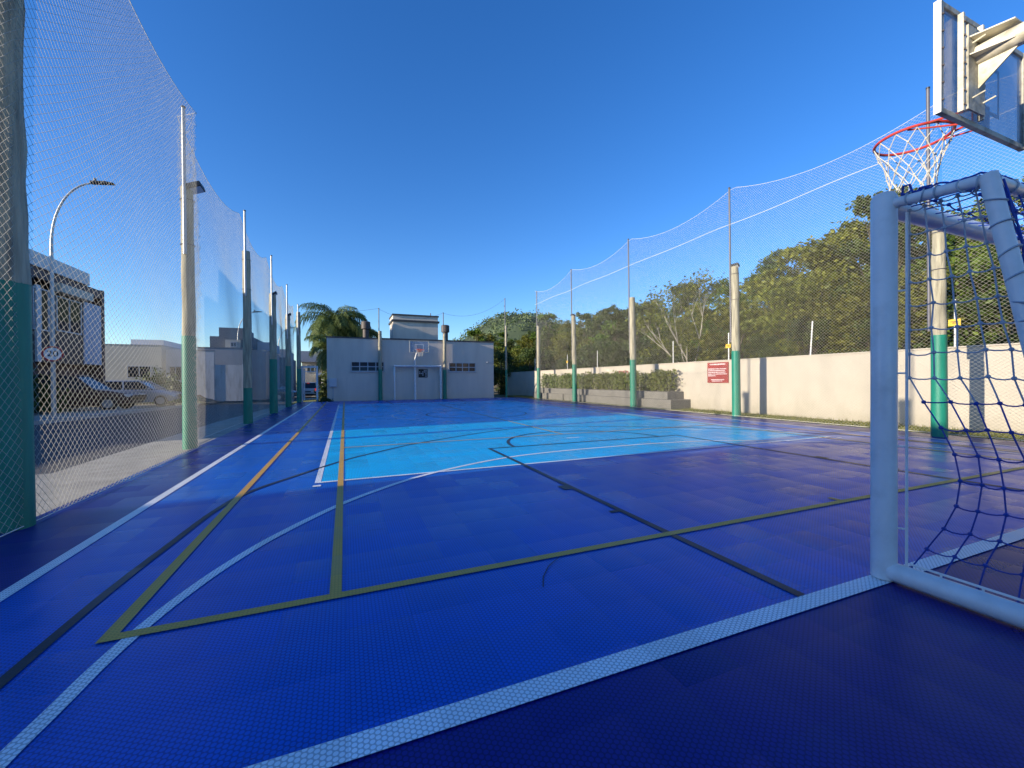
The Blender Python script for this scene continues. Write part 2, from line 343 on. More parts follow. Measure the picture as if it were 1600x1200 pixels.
# markings (each colour a hair above the one below)
def strip(b, pts, w, z):
    z = .006+(z-.012)*.5
    pts = [Vector((p[0], p[1], 0)) for p in pts]; n = len(pts); o = len(b.v)
    for i, p in enumerate(pts):
        a = (p-pts[i-1]).normalized() if i else None; c = (pts[i+1]-p).normalized() if i < n-1 else None
        if a is None: nrm = Vector((-c.y, c.x, 0)); k = 1
        elif c is None: nrm = Vector((-a.y, a.x, 0)); k = 1
        else:
            na = Vector((-a.y, a.x, 0)); nc = Vector((-c.y, c.x, 0)); nrm = (na+nc).normalized(); k = 1/max(.35, nrm.dot(na))
        for s in (1, -1): q = p+nrm*(w/2*k*s); b.v.append((q.x, q.y, z))
    for i in range(n-1): b.f.append((o+2*i, o+2*i+1, o+2*i+3, o+2*i+2))
def smooth_pts(P, k=6):
    out = []
    for i in range(len(P)-1):
        p0 = Vector(P[max(i-1, 0)]); p1 = Vector(P[i]); p2 = Vector(P[i+1]); p3 = Vector(P[min(i+2, len(P)-1)])
        for j in range(k):
            t = j/k; out.append(.5*((2*p1)+(p2-p0)*t+(2*p0-5*p1+4*p2-p3)*t*t+(3*p1-p0-3*p2+p3)*t**3))
    out.append(Vector(P[-1])); return [(p.x, p.y) for p in out]
def mirX(P): return P+[(2*CX-x, y) for x, y in P[::-1][1:]]
def mirY(P): return [(x, 2*MY-y) for x, y in P]
def circ(cx, cy, r, a0=0, a1=2*PI, n=64): return [(cx+r*math.cos(a0+(a1-a0)*i/n), cy+r*math.sin(a0+(a1-a0)*i/n)) for i in range(n+1)]
wb, kb, yb, ob = MB(), MB(), MB(), MB()
W = .08
strip(wb, [(SX0+.03, GY0), (SX1-.03, GY0)], .095, .012); strip(wb, [(SX0+.03, GY1), (SX1-.03, GY1)], .08, .012)
strip(wb, [(SX0, GY0-.04), (SX0, GY1+.04)], .075, .0124); strip(wb, [(SX1, GY0-.04), (SX1, GY1+.04)], .075, .0124)
strip(wb, [(VX0-.01, VY0), (VX1+.01, VY0)], .05, .012); strip(wb, [(VX0-.01, VY1), (VX1+.01, VY1)], .05, .012)
strip(wb, [(VX0, VY0-.02), (VX0, VY1+.02)], .06, .0124); strip(wb, [(VX1, VY0-.02), (VX1, VY1+.02)], .06, .0124)
strip(wb, [(SX0, MY), (SX1, MY)], .05, .0128)
strip(wb, [(VX0-.04, VY0-.16), (VX0+.04, VY0-.16)], .07, .0126)
strip(wb, [(VX1-.04, VY0-.16), (VX1+.04, VY0-.16)], .07, .0126)
arc = smooth_pts(mirX([(-.97, 1.39), (-.95, 1.7), (-.93, 1.88), (-.91, 2.1), (-.87, 2.34), (-.80, 2.62), (-.68, 2.97), (-.47, 3.41), (-.06, 4.03), (.37, 4.5), (.76, 4.84), (1.2, 5.12), (1.8, 5.42), (2.4, 5.62), (3.3, 5.74), (4.2, 5.76)]))
strip(wb, arc, .06, .0132); strip(wb, mirY(arc), .06, .0132)
strip(wb, circ(CX, MY, 2.8), .05, .0132)
strip(wb, [(3.98, 6.98), (4.26, 6.98)], .06, .0128)
strip(wb, [(SX0, MY-2.9), (-.5, MY-2.9)], .035, .0128)
tp = smooth_pts(mirX([(-1.2, 1.39), (-1.2, 2.0), (-1.19, 2.62), (-1.17, 3.03), (-1.13, 3.51), (-1.06, 4.27), (-.92, 4.86), (-.6, 5.42), (0, 6.33), (.57, 6.93), (1.2, 7.5), (2.45, 8.3), (3.4, 8.78), (4.2, 8.95)]))
strip(kb, tp, .048, .0148); strip(kb, mirY(tp), .05, .0148)
strip(kb, [(2.17, 1.39), (2.2, 6.42), (2*CX-2.2, 6.42), (2*CX-2.17, 1.39)], .055, .0152)
strip(kb, mirY([(2.17, 1.39), (2.2, 6.42), (2*CX-2.2, 6.42), (2*CX-2.17, 1.39)]), .05, .0152)
strip(kb, circ(CX, 6.42, 1.55, 0, PI), .055, .0156); strip(kb, mirY(circ(CX, 6.42, 1.55, 0, PI)), .05, .0156)
strip(kb, circ(CX, MY, 1.7), .045, .0156)
for yy, s in ((3.75, 1), (2.9, 1)):
    for sx, x in ((-1, 2.19), (1, 2*CX-2.19)): strip(kb, [(x, yy), (x+sx*.12, yy)], .16 if yy > 3.5 else .05, .016)
TX0, TX1, TXI0, TXI1, TY0 = -1.0, 2*CX+1.0, -.055, 2*CX+.055, 2.32
TY1 = 2*MY-TY0
strip(yb, [(TX0, TY0), (TX1, TY0)], .06, .0172); strip(yb, [(TX0, TY1), (TX1, TY1)], .06, .0172)
for x in (TX0, TX1): strip(yb, [(x+.03*(1 if x < CX else -1), TY0-.03), (x+.03*(1 if x < CX else -1), TY1+.03)], .06, .0176)
for x in (TXI0, TXI1): strip(yb, [(x, TY0), (x, TY1)], .06, .0176)
for y in (7.52, 2*MY-7.52): strip(yb, [(TXI0, y), (TXI1, y)], .045, .018)
strip(yb, [(CX, 7.52), (CX, 2*MY-7.52)], .045, .0182)
strip(yb, [(CX, TY0), (CX, TY0+.12)], .05, .0182)
sb = MB(); sg = random.Random(21)
strip(sb, [(.98, 1.98), (1.03, 2.08), (1.12, 2.19), (1.24, 2.28)], .006, .0186)
for i in range(7):
    x, y, a, l = sg.uniform(-1.5, 8), sg.uniform(3, 9), sg.uniform(0, PI), sg.uniform(.06, .4); cv = sg.uniform(-.6, .6)
    strip(sb, [(x+l*k/4*math.cos(a+cv*k/4), y+l*k/4*math.sin(a+cv*k/4)) for k in range(5)], sg.uniform(.003, .006), .0186+.0001*i)
tag(sb.build('scuff_mark', M['line_black']), kind='structure')
tag(wb.build('court_marking', M['line_white']), kind='structure')
tag(kb.build('court_marking', M['line_black']), kind='structure')
tag(yb.build('court_marking', M['line_ochre']), kind='structure')

# ------------------------------------------------------------------ net posts
def post(x, y, top, wood, green, dark, lamp, label, grp, r=.105, lean=0, side=1):
    """eucalyptus pole with painted foot, a steel pipe strapped to it carrying the net"""
    t = thing('net_post', label, 'post', (x, y, -.03), 0, grp)
    rr = random.Random(int(x*10+y*100))
    def ax(z): return (lean*z, 0, z)
    zs = [green+(wood-green)*i/9 for i in range(10)]
    MB().tube([(lean*z+rr.uniform(-.008, .008), rr.uniform(-.008, .008), z) for z in zs], [r*(1-.12*i/9)*rr.uniform(.96, 1.04) for i in range(10)], 14).build('wood_pole', M['wood'], t, True)
    MB().tube([ax(0), ax(green*.5), ax(green+.004)], [r*1.09, r*1.05, r*1.03], 16).build('painted_foot', M['green'], t, True)
    s_ = .028
    ox, oy = (-.05*(r+s_-.006), -1.0*(r+s_-.006)) if not dark else (-.35*(r+s_-.006), .93*(r+s_-.006))
    pp = MB().tube([(lean*z+ox, oy, z) for z in (wood*(.5 if dark else .74), top)], s_, 10).build('steel_pipe', M['darkpipe' if dark else 'galv'], t, True)
    MB().tube([(lean*top+ox, oy, top), (lean*top+ox, oy, top+.03)], s_*1.15, 10).build('cap', M['lampbody'], pp, True)
    for z in ((wood*.78, wood*.95) if r < .12 else ()):
        MB().tube([(lean*z+(r+.004)*math.cos(a), (r+.004)*math.sin(a), z) for a in [2*PI*i/20 for i in range(20)]], .006, 5, closed=True).build('strap', M['darkpipe'], t, True)
    if lamp:
        f = MB(); a = MB()
        lx = lamp
        f.prism([(lx*.02, wood+.02), (lx*.26, wood+.10), (lx*.29, wood+.02), (lx*.06, wood-.06)], 'y', -.14, .14)
        fo = f.build('floodlight', M['lampbody'], t, bevel=.01)
        MB().add([(lx*.27, -.12, wood+.012), (lx*.27, .12, wood+.012), (lx*.075, .12, wood-.058), (lx*.075, -.12, wood-.058)], [(0, 1, 2, 3)]).build('lens', M['lampglass'], fo)
    return t
LX = -2.42
gl = 'posts along the street side of the court'
post(-2.43, 4.42, 6.2, 4.38, 1.93, False, 1.15, 'nearest street side post with a thick green foot, at the left edge of the court', gl, .13)
post(-2.48, 8.63, 5.78, 4.5, 1.95, False, .8, 'second street side post, fully sunlit, its green foot tall as the wall', gl, .097)
post(-2.48, 13.2, 5.8, 4.75, 1.0, False, 0, 'street side post with unpainted looking shaded lower trunk, third along the net', gl, .105)
post(-2.44, 17.3, 5.75, 4.4, 2.0, False, .5, 'fourth street side post, dark green foot in front of the parked cars', gl, .125)
post(-2.42, 21.4, 5.6, 4.25, 1.9, False, .5, 'fifth street side post, short and shaded, before the gate', gl, .115)
post(-2.4, 25.9, 5.5, 5.1, 1.9, False, 0, 'last street side post standing beside the white gate frame', gl, .115)
gr = 'posts along the wall side of the court'
post(10.62, 4.22, 6.75, 4.15, 1.98, True, 0, 'wall side post seen through the near goal net, green foot and dark pipe', gr, .11, -.012, -.6)
post(11.17, 9.1, 7.05, 4.62, 2.03, True, -.35, 'wall side post just right of the red notice board', gr, .115, -.012, -.6)
post(11.18, 13.98, 7.05, 4.6, 2.0, True, 0, 'wall side post in front of the near end of the flower bed hedge', gr, .125, -.012, -.6)
post(11.2, 18.75, 7.0, 4.55, 2.0, True, -.6, 'wall side post with a floodlight on its head in front of the hedge middle', gr, .115, -.01, -.6)
post(11.3, 23.3, 6.8, 4.6, 1.95, True, -.4, 'wall side post at the far end of the planter', gr, .11, 0, -.6)
post(10.4, 26.6, 6.9, 5.0, 1.95, True, 0, 'thin corner post behind the right end of the clubhouse front', gr, .07, 0, -.6)
ge = 'posts in front of the clubhouse'
post(1.98, 26.0, 5.6, 4.22, 1.9, True, 0, 'post in front of the left clubhouse window', ge, .11, 0, -1)
post(5.93, 26.0, 5.55, 4.2, 1.88, True, 0, 'post right of the far goal, in front of the clubhouse', ge, .11, 0, -1)

# ------------------------------------------------------------------ ball nets
def ball_net(name, label, X, y0, y1, posts, tops, zmax, d, r, bulge, ropez=None, seed=1):
    """diamond mesh of knotted twine: every strand a thin prism following the sagging sheet"""
    rng = np.random.RandomState(seed)
    tops = np.array(tops, float); posts = np.array(posts, float)
    def top(y):
        y = np.asarray(y, float); base = np.interp(y, posts, tops); idx = np.clip(np.searchsorted(posts, y)-1, 0, len(posts)-2)
        t = (y-posts[idx])/(posts[idx+1]-posts[idx]); t = np.clip(t, 0, 1); return base-.40*4*t*(1-t)
    def surf(y, v):
        z = .02+v*(top(y)-.02)
        idx = np.clip(np.searchsorted(posts, y)-1, 0, len(posts)-2); t = np.clip((y-posts[idx])/(posts[idx+1]-posts[idx]), 0, 1)
        sag = np.sin(PI*t)*np.sin(PI*np.clip(v, 0, 1))
        Xb = X if not callable(X) else X(y)
        xx = Xb+bulge*sag+.03*np.sin(y*2.1+v*5)*np.sin(v*PI)
        zz = z+.05*np.sin(y*1.7+v*4.)*np.sin(v*PI)
        yy = y+.10*np.sin(y*2.9+1.3)*(1-v)**2*.8+.05*np.sin(v*9+y)*np.sin(v*PI)
        return np.stack([xx, yy, zz], -1)
    Hm = tops.max(); nv = int(Hm/.22)
    V = []; F = []; o = 0
    vv = np.linspace(0, 1, nv+1)
    ring = np.array([[math.cos(a), math.sin(a)] for a in (0, 2*PI/3, 4*PI/3)])
    for fam in (1, -1):
        c0 = y0-Hm; c1 = y1+Hm; n = int((c1-c0)/d)
        for i in range(n):
            c = c0+i*d
            y = c+fam*vv*Hm
            ok = (y >= y0) & (y <= y1)
            if ok.sum() < 2: continue
            yy = y[ok]; v2 = vv[ok]
            P = surf(yy, v2); k = len(P)
            T = np.gradient(P, axis=0); T /= np.linalg.norm(T, axis=1)[:, None]
            A = np.cross(T, np.array([1., 0, 0])); A /= np.linalg.norm(A, axis=1)[:, None]; B = np.cross(T, A)
            R = P[:, None, :]+r*(ring[None, :, 0, None]*A[:, None, :]+ring[None, :, 1, None]*B[:, None, :])
            V.append(R.reshape(-1, 3))
            ii = np.arange(k-1)[:, None]*3; kk = np.arange(3)[None]
            q = np.stack([ii+kk, ii+3+kk, ii+3+(kk+1) % 3, ii+(kk+1) % 3], -1).reshape(-1, 4)+o
            F.append(q); o += 3*k
    V = np.concatenate(V); F = np.concatenate(F)
    me = mesh_np(name, V, F)
    t = thing(name, label, 'net', (0, 0, 0))
    link('mesh', me, M['net'], t)
    rp = MB(); yy = np.linspace(y0, y1, 120); P = surf(yy, np.ones(120)); rp.tube(P.tolist(), .0045, 4)
    P = surf(yy, np.zeros(120)); rp.tube(P.tolist(), .0045, 4)
    rp.build('border_rope', M['rope'], t, True)
    if ropez:
        yy = np.linspace(y0, y1, 120); P = surf(yy, np.clip(ropez(yy)/top(yy), 0, 1)); MB().tube(P.tolist(), .0065, 4).build('lacing_rope', M['rope'], t, True)
    return t
def mesh_np(name, V, F):
    me = bpy.data.meshes.new(name); V = np.ascontiguousarray(V, dtype=np.float32); F = np.ascontiguousarray(F, dtype=np.int32)
    k = F.shape[1]
    me.vertices.add(len(V)); me.vertices.foreach_set('co', V.ravel())
    me.loops.add(F.size); me.loops.foreach_set('vertex_index', F.ravel())
    me.polygons.add(len(F)); me.polygons.foreach_set('loop_start', np.arange(0, F.size, k, dtype=np.int32)); me.polygons.foreach_set('loop_total', np.full(len(F), k, dtype=np.int32))
    me.update(calc_edges=True); me.validate(); return me
ball_net('ball_net', 'tall pale ball net strung between the posts on the street side', lambda y: np.interp(y, [8.56, 8.72], [-2.31, -2.64]), 1.0, 25.9, [-.5, 4.42, 8.63, 13.2, 17.3, 21.4, 25.9], [6.2, 6.2, 5.75, 5.75, 5.7, 5.55, 5.45], 6, .077, .0016, .05, None, 1)
ball_net('ball_net', 'tall pale ball net strung between the posts on the wall side', 11.05, -1.0, 23.3, [-1.5, 4.22, 9.1, 13.98, 18.75, 23.3], [6.7, 6.7, 7.0, 7.0, 6.95, 6.75], 7, .077, .0016, -.06, lambda y: 5.9-.0*y, 2)
c = MB()
for a, b_, s in (((-2.4, 25.9, 5.45), (1.87, 26, 5.55), .25), ((1.87, 26, 5.55), (5.82, 26, 5.5), .5), ((5.82, 26, 5.5), (10.36, 26.6, 6.85), .6)):
    a = Vector(a); b_ = Vector(b_); c.tube([a.lerp(b_, i/14)-Vector((0, 0, s*4*(i/14)*(1-i/14))) for i in range(15)], .006, 4)
tag(c.build('cable', M['darkpipe']), 'thin dark cable sagging between the post heads in front of the clubhouse', 'cable')

# ------------------------------------------------------------------ goals
def goal(label, Y, s, near):
    """small sided futsal goal: posts, crossbar, slanting back stays, ground frame and net"""
    x0, x1, hz = 2.79, 5.62, 2.1
    t = thing('goal', label, 'goal', (CX, Y, 0))
    X0, X1 = x0-CX, x1-CX; r = .058 if near else .042
    for x in (X0, X1):
        MB().tube([(x, 0, .012), (x, 0, 1), (x, 0, hz+.02), (x, 0, hz+.045), (x, 0, hz+.055)], [r, r, r, r*.8, r*.3], 20).build('post', M['goalwhite'], t, True)
    MB().tube([(X0+r*.8, 0, hz-.02), (X1-r*.8, 0, hz-.02)], .052, 18).build('crossbar', M['goalwhite'], t, True)
    dt, db = .4*s, .75*s
    for x in (X0, X1):
        MB().tube([(x, s*.03, hz-.02), (x, dt*.9, hz-.045), (x, dt, hz-.06)], .028, 12).build('top_bar', M['goalwhite'], t, True)
        MB().tube([(x, dt, hz-.03), (x, (dt+db)/2, 1.03), (x, db, .05)], .034, 12).build('back_stay', M['goalwhite'], t, True)
        MB().tube([(x, s*.035, .056), (x, db+.02*s, .056)], .052, 16).build('ground_bar', M['goalwhite'], t, True)
        xr = x+(.035 if x < 0 else -.035)
        rod = MB().tube([(xr, s*.085, .1), (xr, s*.085, hz-.08)], .007, 6)
        for z in (.3, .75, 1.15, 1.6): rod.tube([(xr, s*.085, z), (x, s*.04, z)], .005, 5)
        rod.tube([(xr, s*.1, .115), (xr, db, .115)], .006, 6)
        for f in (.3, .5, .7, .9): rod.tube([(xr, db*f, .117), (xr, db*f, .09)], .005, 5)
        rod.build('net_rod', M['goalwhite'], t, True)
    MB().tube([(X0, dt, hz-.05), (X1, dt, hz-.05)], .028, 12).build('back_bar', M['goalwhite'], t, True)
    MB().tube([(X0, db, .05), (X1, db, .05)], .03, 12).build('back_ground_bar', M['goalwhite'], t, True)
    # net
    rr = random.Random(5 if near else 6)
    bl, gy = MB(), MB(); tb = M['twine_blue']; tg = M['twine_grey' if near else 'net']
    def flush():
        nonlocal bl, gy
        if bl.v: bl.build('net', tb, t, True)
        if gy.v: gy.build('net', tg, t, True)
        bl, gy = MB(), MB()
    step = .125 if near else .14
    tw = .0036 if near else .004
    def panel(S, nu, nv, jit, grey=None, skipedge=False):
        P = [[Vector(S(i/nu, j/nv))+Vector((rr.uniform(-jit, jit), rr.uniform(-jit, jit), rr.uniform(-jit, jit)))*(0 if (i in (0, nu) and not skipedge) or j in (0, nv) else 1) for j in range(nv+1)] for i in range(nu+1)]
        def seg(a, b2, sag):
            mid = (a+b2)/2; zz = mid.z
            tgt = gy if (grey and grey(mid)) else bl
            if near:
                tgt.tube([a, a.lerp(b2, .33)-Vector((0, 0, sag*.8)), a.lerp(b2, .67)-Vector((0, 0, sag*.8)), b2], tw, 5, cap=False)
            else: tgt.tube([a, b2], tw, 3, cap=False)
        for i in range(nu+1):
            for j in range(nv+1):
                if i < nu: seg(P[i][j], P[i+1][j], rr.uniform(.004, .016))
                if j < nv: seg(P[i][j], P[i][j+1], rr.uniform(-.003, .003))
                if near: (gy if (grey and grey(P[i][j])) else bl).ball(P[i][j], .0105, 6, 4)
    def yback(z): return dt+(db-dt)*(1-z/(hz-.05))
    greyf = (lambda q: q.z > 1.02 and abs(q.x) > 1.3) if near else (lambda q: True)  # near goal: upper side strands go grey, haze and flare put into their colour
    for xs_ in (X0+.05, X1-.05):
        k = 1 if xs_ < 0 else -1
        def S(u, v, xs_=xs_, k=k):
            z = .09+v*(hz-.16)
            yb_ = yback(z)
            y0_ = s*(.09+.20*math.sin(PI*min(1, max(0, (1.12-z)/1.05)))**1.2) if near else s*.09
            return (xs_+k*.05*math.sin(PI*u)*math.sin(PI*v), y0_+(yb_-y0_)*u, z)
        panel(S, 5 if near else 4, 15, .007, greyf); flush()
    nu = int((X1-X0)/step)
    panel(lambda u, v: (X0+.05+(X1-X0-.1)*u, yback(.08+v*(hz-.14))+s*.07*math.sin(PI*v)*math.sin(PI*u), .08+v*(hz-.14)), nu, 15, .008, None if near else greyf); flush()
    panel(lambda u, v: (X0+.03+(X1-X0-.06)*u, s*.03+(dt-s*.03)*v, hz-.015-.05*math.sin(PI*v)*math.sin(PI*u)), nu, 3, .008, None if near else greyf)
    if near:   # lashing wound round the top frame, a loose loop at the corner
        lg = random.Random(9)
        for a, b2, n_ in (((X0, .08*s, hz-.02), (X0, dt, hz-.055), 5), ((X0, dt, hz-.05), (X1, dt, hz-.05), 22), ((X0, dt+.01*s, hz-.1), (X0, db, .2), 15), ((X1, dt+.01*s, hz-.1), (X1, db, .2), 15)):
            a = Vector(a); b2 = Vector(b2); T = (b2-a).normalized(); e1 = T.cross(Vector((.3, .2, 1))).normalized(); e2 = T.cross(e1)
            for i in range(n_):
                c0 = a.lerp(b2, (i+lg.uniform(.2, .8))/n_); tl = lg.uniform(-.02, .02); rd = .037 if abs(T.z) > .5 else .031
                MB().tube([c0+(e1*math.cos(q)+e2*math.sin(q))*rd+T*tl*math.cos(q) for q in [2*PI*k/14 for k in range(14)]], .0045, 4, closed=True).build('lashing', M['twine_grey'], t, True)
        # twine running along the corner between the wraps
        for f in range(2):
            pts = [Vector((X0-.012+.02*f, s*(.08+.32*k/16), hz+.012-.035*k/16+lg.uniform(-.008, .008))) for k in range(17)]; bl.tube(pts, .005, 5)
            pts = [Vector((X0+(X1-X0)*k/80, dt+lg.uniform(-.012, .012), hz-.02+lg.uniform(-.012, .01))) for k in range(81)]; bl.tube(pts, .0048, 5)
            pts = [Vector((X0+.035, dt+(db-dt)*k/24+s*.03+lg.uniform(-.01, .01), hz-.06-(hz-.2)*k/24)) for k in range(25)]; bl.tube(pts, .0046, 5)
        bl.tube([(X0+.02, s*.07, hz+.0), (X0+.0, s*.085, hz+.055), (X0-.02, s*.12, hz+.045), (X0, s*.13, hz-.01), (X0+.01, s*.15, hz+.02), (X0, s*.2, hz+.01)], .006, 6)
    flush()
    return t
goal('white goal with blue net close to the camera, cut by the right edge', GY0, -1, True)
goal('small looking white goal in front of the clubhouse wall', GY1-.03, 1, False)

# ------------------------------------------------------------------ hoops
def hoop(label, Yb, s, near):
    """board at y=Yb facing s, arm running back to a pole behind the goal"""
    t = thing('basketball_hoop', label, 'basketball hoop', (CX-.03, Yb-1.75*s if near else Yb+.9, 0))
    Yo = 1.75*s if near else -.9
    zb, zt, hw = 2.84, 3.56, .60
    if not near: zb, zt, hw = 2.86, 3.58, .58
    bm, bf = M['steel_dirty'], M['steel_dirtier']
    bo = MB().box((-hw+.03, Yo-.006, zb+.03), (hw-.03, Yo+.006, zt-.03)).build('backboard', M['board'], t)
    e = MB(); d = .017
    e.box((-hw, Yo-d, zb), (-hw+.035, Yo+d, zt)); e.box((hw-.035, Yo-d, zb), (hw, Yo+d, zt))
    e.box((-hw+.035, Yo-d+.002, zb), (hw-.035, Yo+d-.002, zb+.035)); e.box((-hw+.035, Yo-d+.002, zt-.035), (hw-.035, Yo+d-.002, zt))
    e.build('frame', bm if not near else M['steel_dirtier'], bo, bevel=.003)
    if near: MB().box((-hw-.004, Yo-d-.002, zb-.003), (-hw-.001, Yo+d+.002, zt+.003)).build('edge_strip', M['goalwhite'], bo)
    i = MB(); back = -s
    sh = -.25 if near else 0
    for x in (sh-.14, sh+.12): MB().box((x-.011, Yo+back*.033-.014, zb+.04), (x+.011, Yo+back*.033+.014, zt-.04)).build('upright', bm, bo)
    bolts = [((x, Yo+back*.048, zb+.08+k*.09), 6) for x in (sh-.14, sh+.12) for k in range(7)]+[((x, Yo+back*.019, zb+.08+k*.11), 6) for x in (-hw+.017, hw-.017) for k in range(6)]
    if near:
        b0 = MB().ball((0, 0, 0), .009, 6, 3).build('bolt', M['chim'], bo, True); b0.location = bolts[0][0]
        for p_, _ in bolts[1:]:
            b1 = b0.copy(); col.objects.link(b1); b1.parent = bo; b1.location = p_
    sq = MB(); q = Yo+s*.0085
    for a, b2 in (((-.26, zb+.16), (.26, zb+.19)), ((-.26, zb+.48), (.26, zb+.51)), ((-.26, zb+.19), (-.23, zb+.48)), ((.23, zb+.19), (.26, zb+.48))):
        sq.quad((a[0], q, a[1]), (b2[0], q, a[1]), (b2[0], q, b2[1]), (a[0], q, b2[1]))
    sq.build('target_square', M['goalwhite'], bo)
    # arm + gusset + mounting plate
    za = 3.27
    MB().box((sh-.12, Yo+back*.054-.006, zb+.05), (sh+.10, Yo+back*.054+.006, zt-.12)).build('mounting_plate', bf, t)
    g = MB(); y1, y2 = Yo+back*.061, Yo+back*.24
    if near:
        g.prism([(y1, za-.22), (y1, za-.05), (y2, za-.06)], 'x', sh+.004, sh+.016); g.build('gusset', bm, t); g = MB()
        for z_ in (za+.085, za-.03):
            q4 = [(sh-.11, y1), (sh+.13, y1), (sh+.07, y2), (sh-.05, y2)]
            g.add([(x, y, z_) for x, y in q4]+[(x, y, z_+.008) for x, y in q4], [(0, 1, 2, 3), (4, 7, 6, 5), (0, 4, 5, 1), (1, 5, 6, 2), (2, 6, 7, 3), (3, 7, 4, 0)]); g.build('gusset', bm, t); g = MB()
        for x in (-.07, .07):
            for z in (za-.30, za+.06): MB().tube([(sh+x, y1, z), (sh+x, y1+back*.06, z+.01)], .005, 6).build('stud', bm, t)
    if near:
        MB().tube([(sh+.01, y1, za), (sh+.01, y1+back*1.2, za-.02), (sh+.01, .08, za-.03), (sh+.01, 0, za-.12), (sh+.01, 0, za-.4)], .062, 18).build('arm', bm, t, True)
        MB().tube([(sh+.01, 0, -.03), (sh+.01, 0, za-.3)], .072, 18).build('pole', bm, t, True)
    else:
        MB().tube([(-.12, 0, -.03), (-.12, 0, 1.4), (-.12, 0, 2.5), (-.02, -.3, 3.0), (0, -.78, 3.2)], [.07, .065, .055, .05, .05], 14).build('pole', M['goalwhite'], t, True)
        MB().prism([(-.62, 3.02), (-.82, 3.0), (-.82, 3.42), (-.72, 3.4)], 'x', -.14, .14).build('gusset', bm, t)
    # rim and net
    zr = zb+.17; R = .228; cy = Yo+s*(.16+R)
    rim = MB().tube([(R*math.cos(a), cy+R*math.sin(a), zr) for a in [2*PI*k/40 for k in range(40)]], .0105, 8, closed=True)
    for x in (-.10, .10): rim.tube([(x, Yo+s*.01, zr-.01), (x*1.6, cy-s*R*.75, zr)], .008, 6)
    ro = rim.build('rim', M['rimred'], t, True)
    br = MB()
    for x in (-.2, .2): br.tube([(x*.35, Yo+s*.012, zr-.10), (x, cy-s*R*.25, zr-.004)], .006, 6)
    br.box((-.12, Yo+s*.009 if s > 0 else Yo-.016, zr-.13), (.12, Yo+.016 if s > 0 else Yo-.009, zr+.05)); br.build('brace', M['rimred'], ro)
    nb = MB(); rg = random.Random(3); n = 12; rows = [(1, 0), (.9, .085), (.76, .17), (.66, .25), (.60, .32), (.62, .39)]
    P = []
    for j, (f, dz) in enumerate(rows):
        P.append([Vector((R*f*math.cos((k+.5*(j % 2))*2*PI/n)+rg.uniform(-.008, .008)*(j > 0), cy+R*f*math.sin((k+.5*(j % 2))*2*PI/n)+rg.uniform(-.008, .008)*(j > 0), zr-dz-.012+rg.uniform(-.008, .008)*(j > 0))) for k in range(n)])
    for j in range(len(rows)-1):
        for k in range(n):
            o2 = (k, (k-1) % n) if j % 2 == 0 else (k, (k+1) % n)
            for q_ in o2: nb.tube([P[j][k], P[j+1][q_]], .0033, 5, cap=False)
            nb.ball(P[j+1][k], .0085, 6, 4)
    nb.build('net', M['hoopnet'], ro, True)
    return t
hoop('basketball hoop with grimy backboard seen from behind, above the near goal', 1.43, 1, True)
hoop('basketball hoop facing the court in front of the clubhouse wall', 25.05, -1, False)

# ------------------------------------------------------------------ clubhouse
BY = 26.2
t = thing('clubhouse', 'single storey grey beige clubhouse with two strip windows behind the far goal', 'building', (4.2, BY, 0))
bx0, bx1, bz = -.97-4.2, 9.33-4.2, 3.72
MB().box((bx0, 0, -.1), (bx1, 7.5, bz)).build('wall', M['clubpaint'], t)
rf = MB().box((bx0-.04, -.05, bz), (bx1+.04, 7.55, bz+.075)).build('coping', M['coping'], t)
tw = MB().box((-.9, 5.0, bz+.08), (2.42, 7.3, bz+2.3)).build('tank_tower', M['clubpaint'], t)
MB().box((-1.0, 4.9, bz+1.85), (2.52, 7.4, bz+1.98)).build('string_course', M['coping'], tw)
MB().box((-.96, 4.94, bz+2.3), (2.48, 7.36, bz+2.4)).build('coping', M['coping'], tw)
MB().tube([(1.9, 5.2, bz+2.3), (1.9, 5.2, bz+2.62)], .03, 8).build('vent_pipe', M['chim'], tw, True)
for x, y in ((-2.9, 2.6), (2.43, 2.6)):
    ch = MB().tube([(x, y, bz), (x, y, bz+.95)], .19, 16).build('chimney', M['chim'], t, True)
    MB().tube([(x, y, bz+.86), (x, y, bz+.9), (x, y, bz+1.36), (x, y, bz+1.4)], [.2, .29, .29, .2], 16).build('cowl', M['chim'], ch, True)
for x0, x1 in ((.36, 2.2), (6.28, 8.02)):
    x0 -= 4.2; x1 -= 4.2; z0, z1 = 1.79, 2.30
    fr = MB(); fr.box((x0-.05, -.045, z0-.05), (x1+.05, -.002, z0)); fr.box((x0-.05, -.04, z1), (x1+.05, -.002, z1+.03)); fr.box((x0-.05, -.04, z0), (x0, -.002, z1)); fr.box((x1, -.04, z0), (x1+.05, -.002, z1))
    for k in range(1, 4): xx = x0+(x1-x0)*k/4; fr.box((xx-.025, -.035, z0), (xx+.025, -.002, z1))
    fr.box((x0, -.038, (z0+z1)/2-.03), (x1, -.0025, (z0+z1)/2+.02))
    fo = fr.build('window', M['frame'], t)
    pn = MB()
    for k in range(4):
        for j in range(2):
            xa, xb = x0+(x1-x0)*k/4+.026, x0+(x1-x0)*(k+1)/4-.026; za, zb_ = (z0, (z0+z1)/2-.031) if j == 0 else ((z0+z1)/2+.021, z1)
            pn.quad((xa, -.006, za), (xb, -.006, za), (xb, -.02, zb_), (xa, -.02, zb_))
    pn.build('pane', M['glass'], fo)
    MB().box((x0-.09, -.07, z0-.085), (x1+.09, -.002, z0-.05)).build('sill', M['frame'], fo)
bxm = MB().box((-.86-4.2, -.14, .84), (-.44-4.2, 0, 1.34)).build('meter_box', M['boxpaint'], t, bevel=.012)
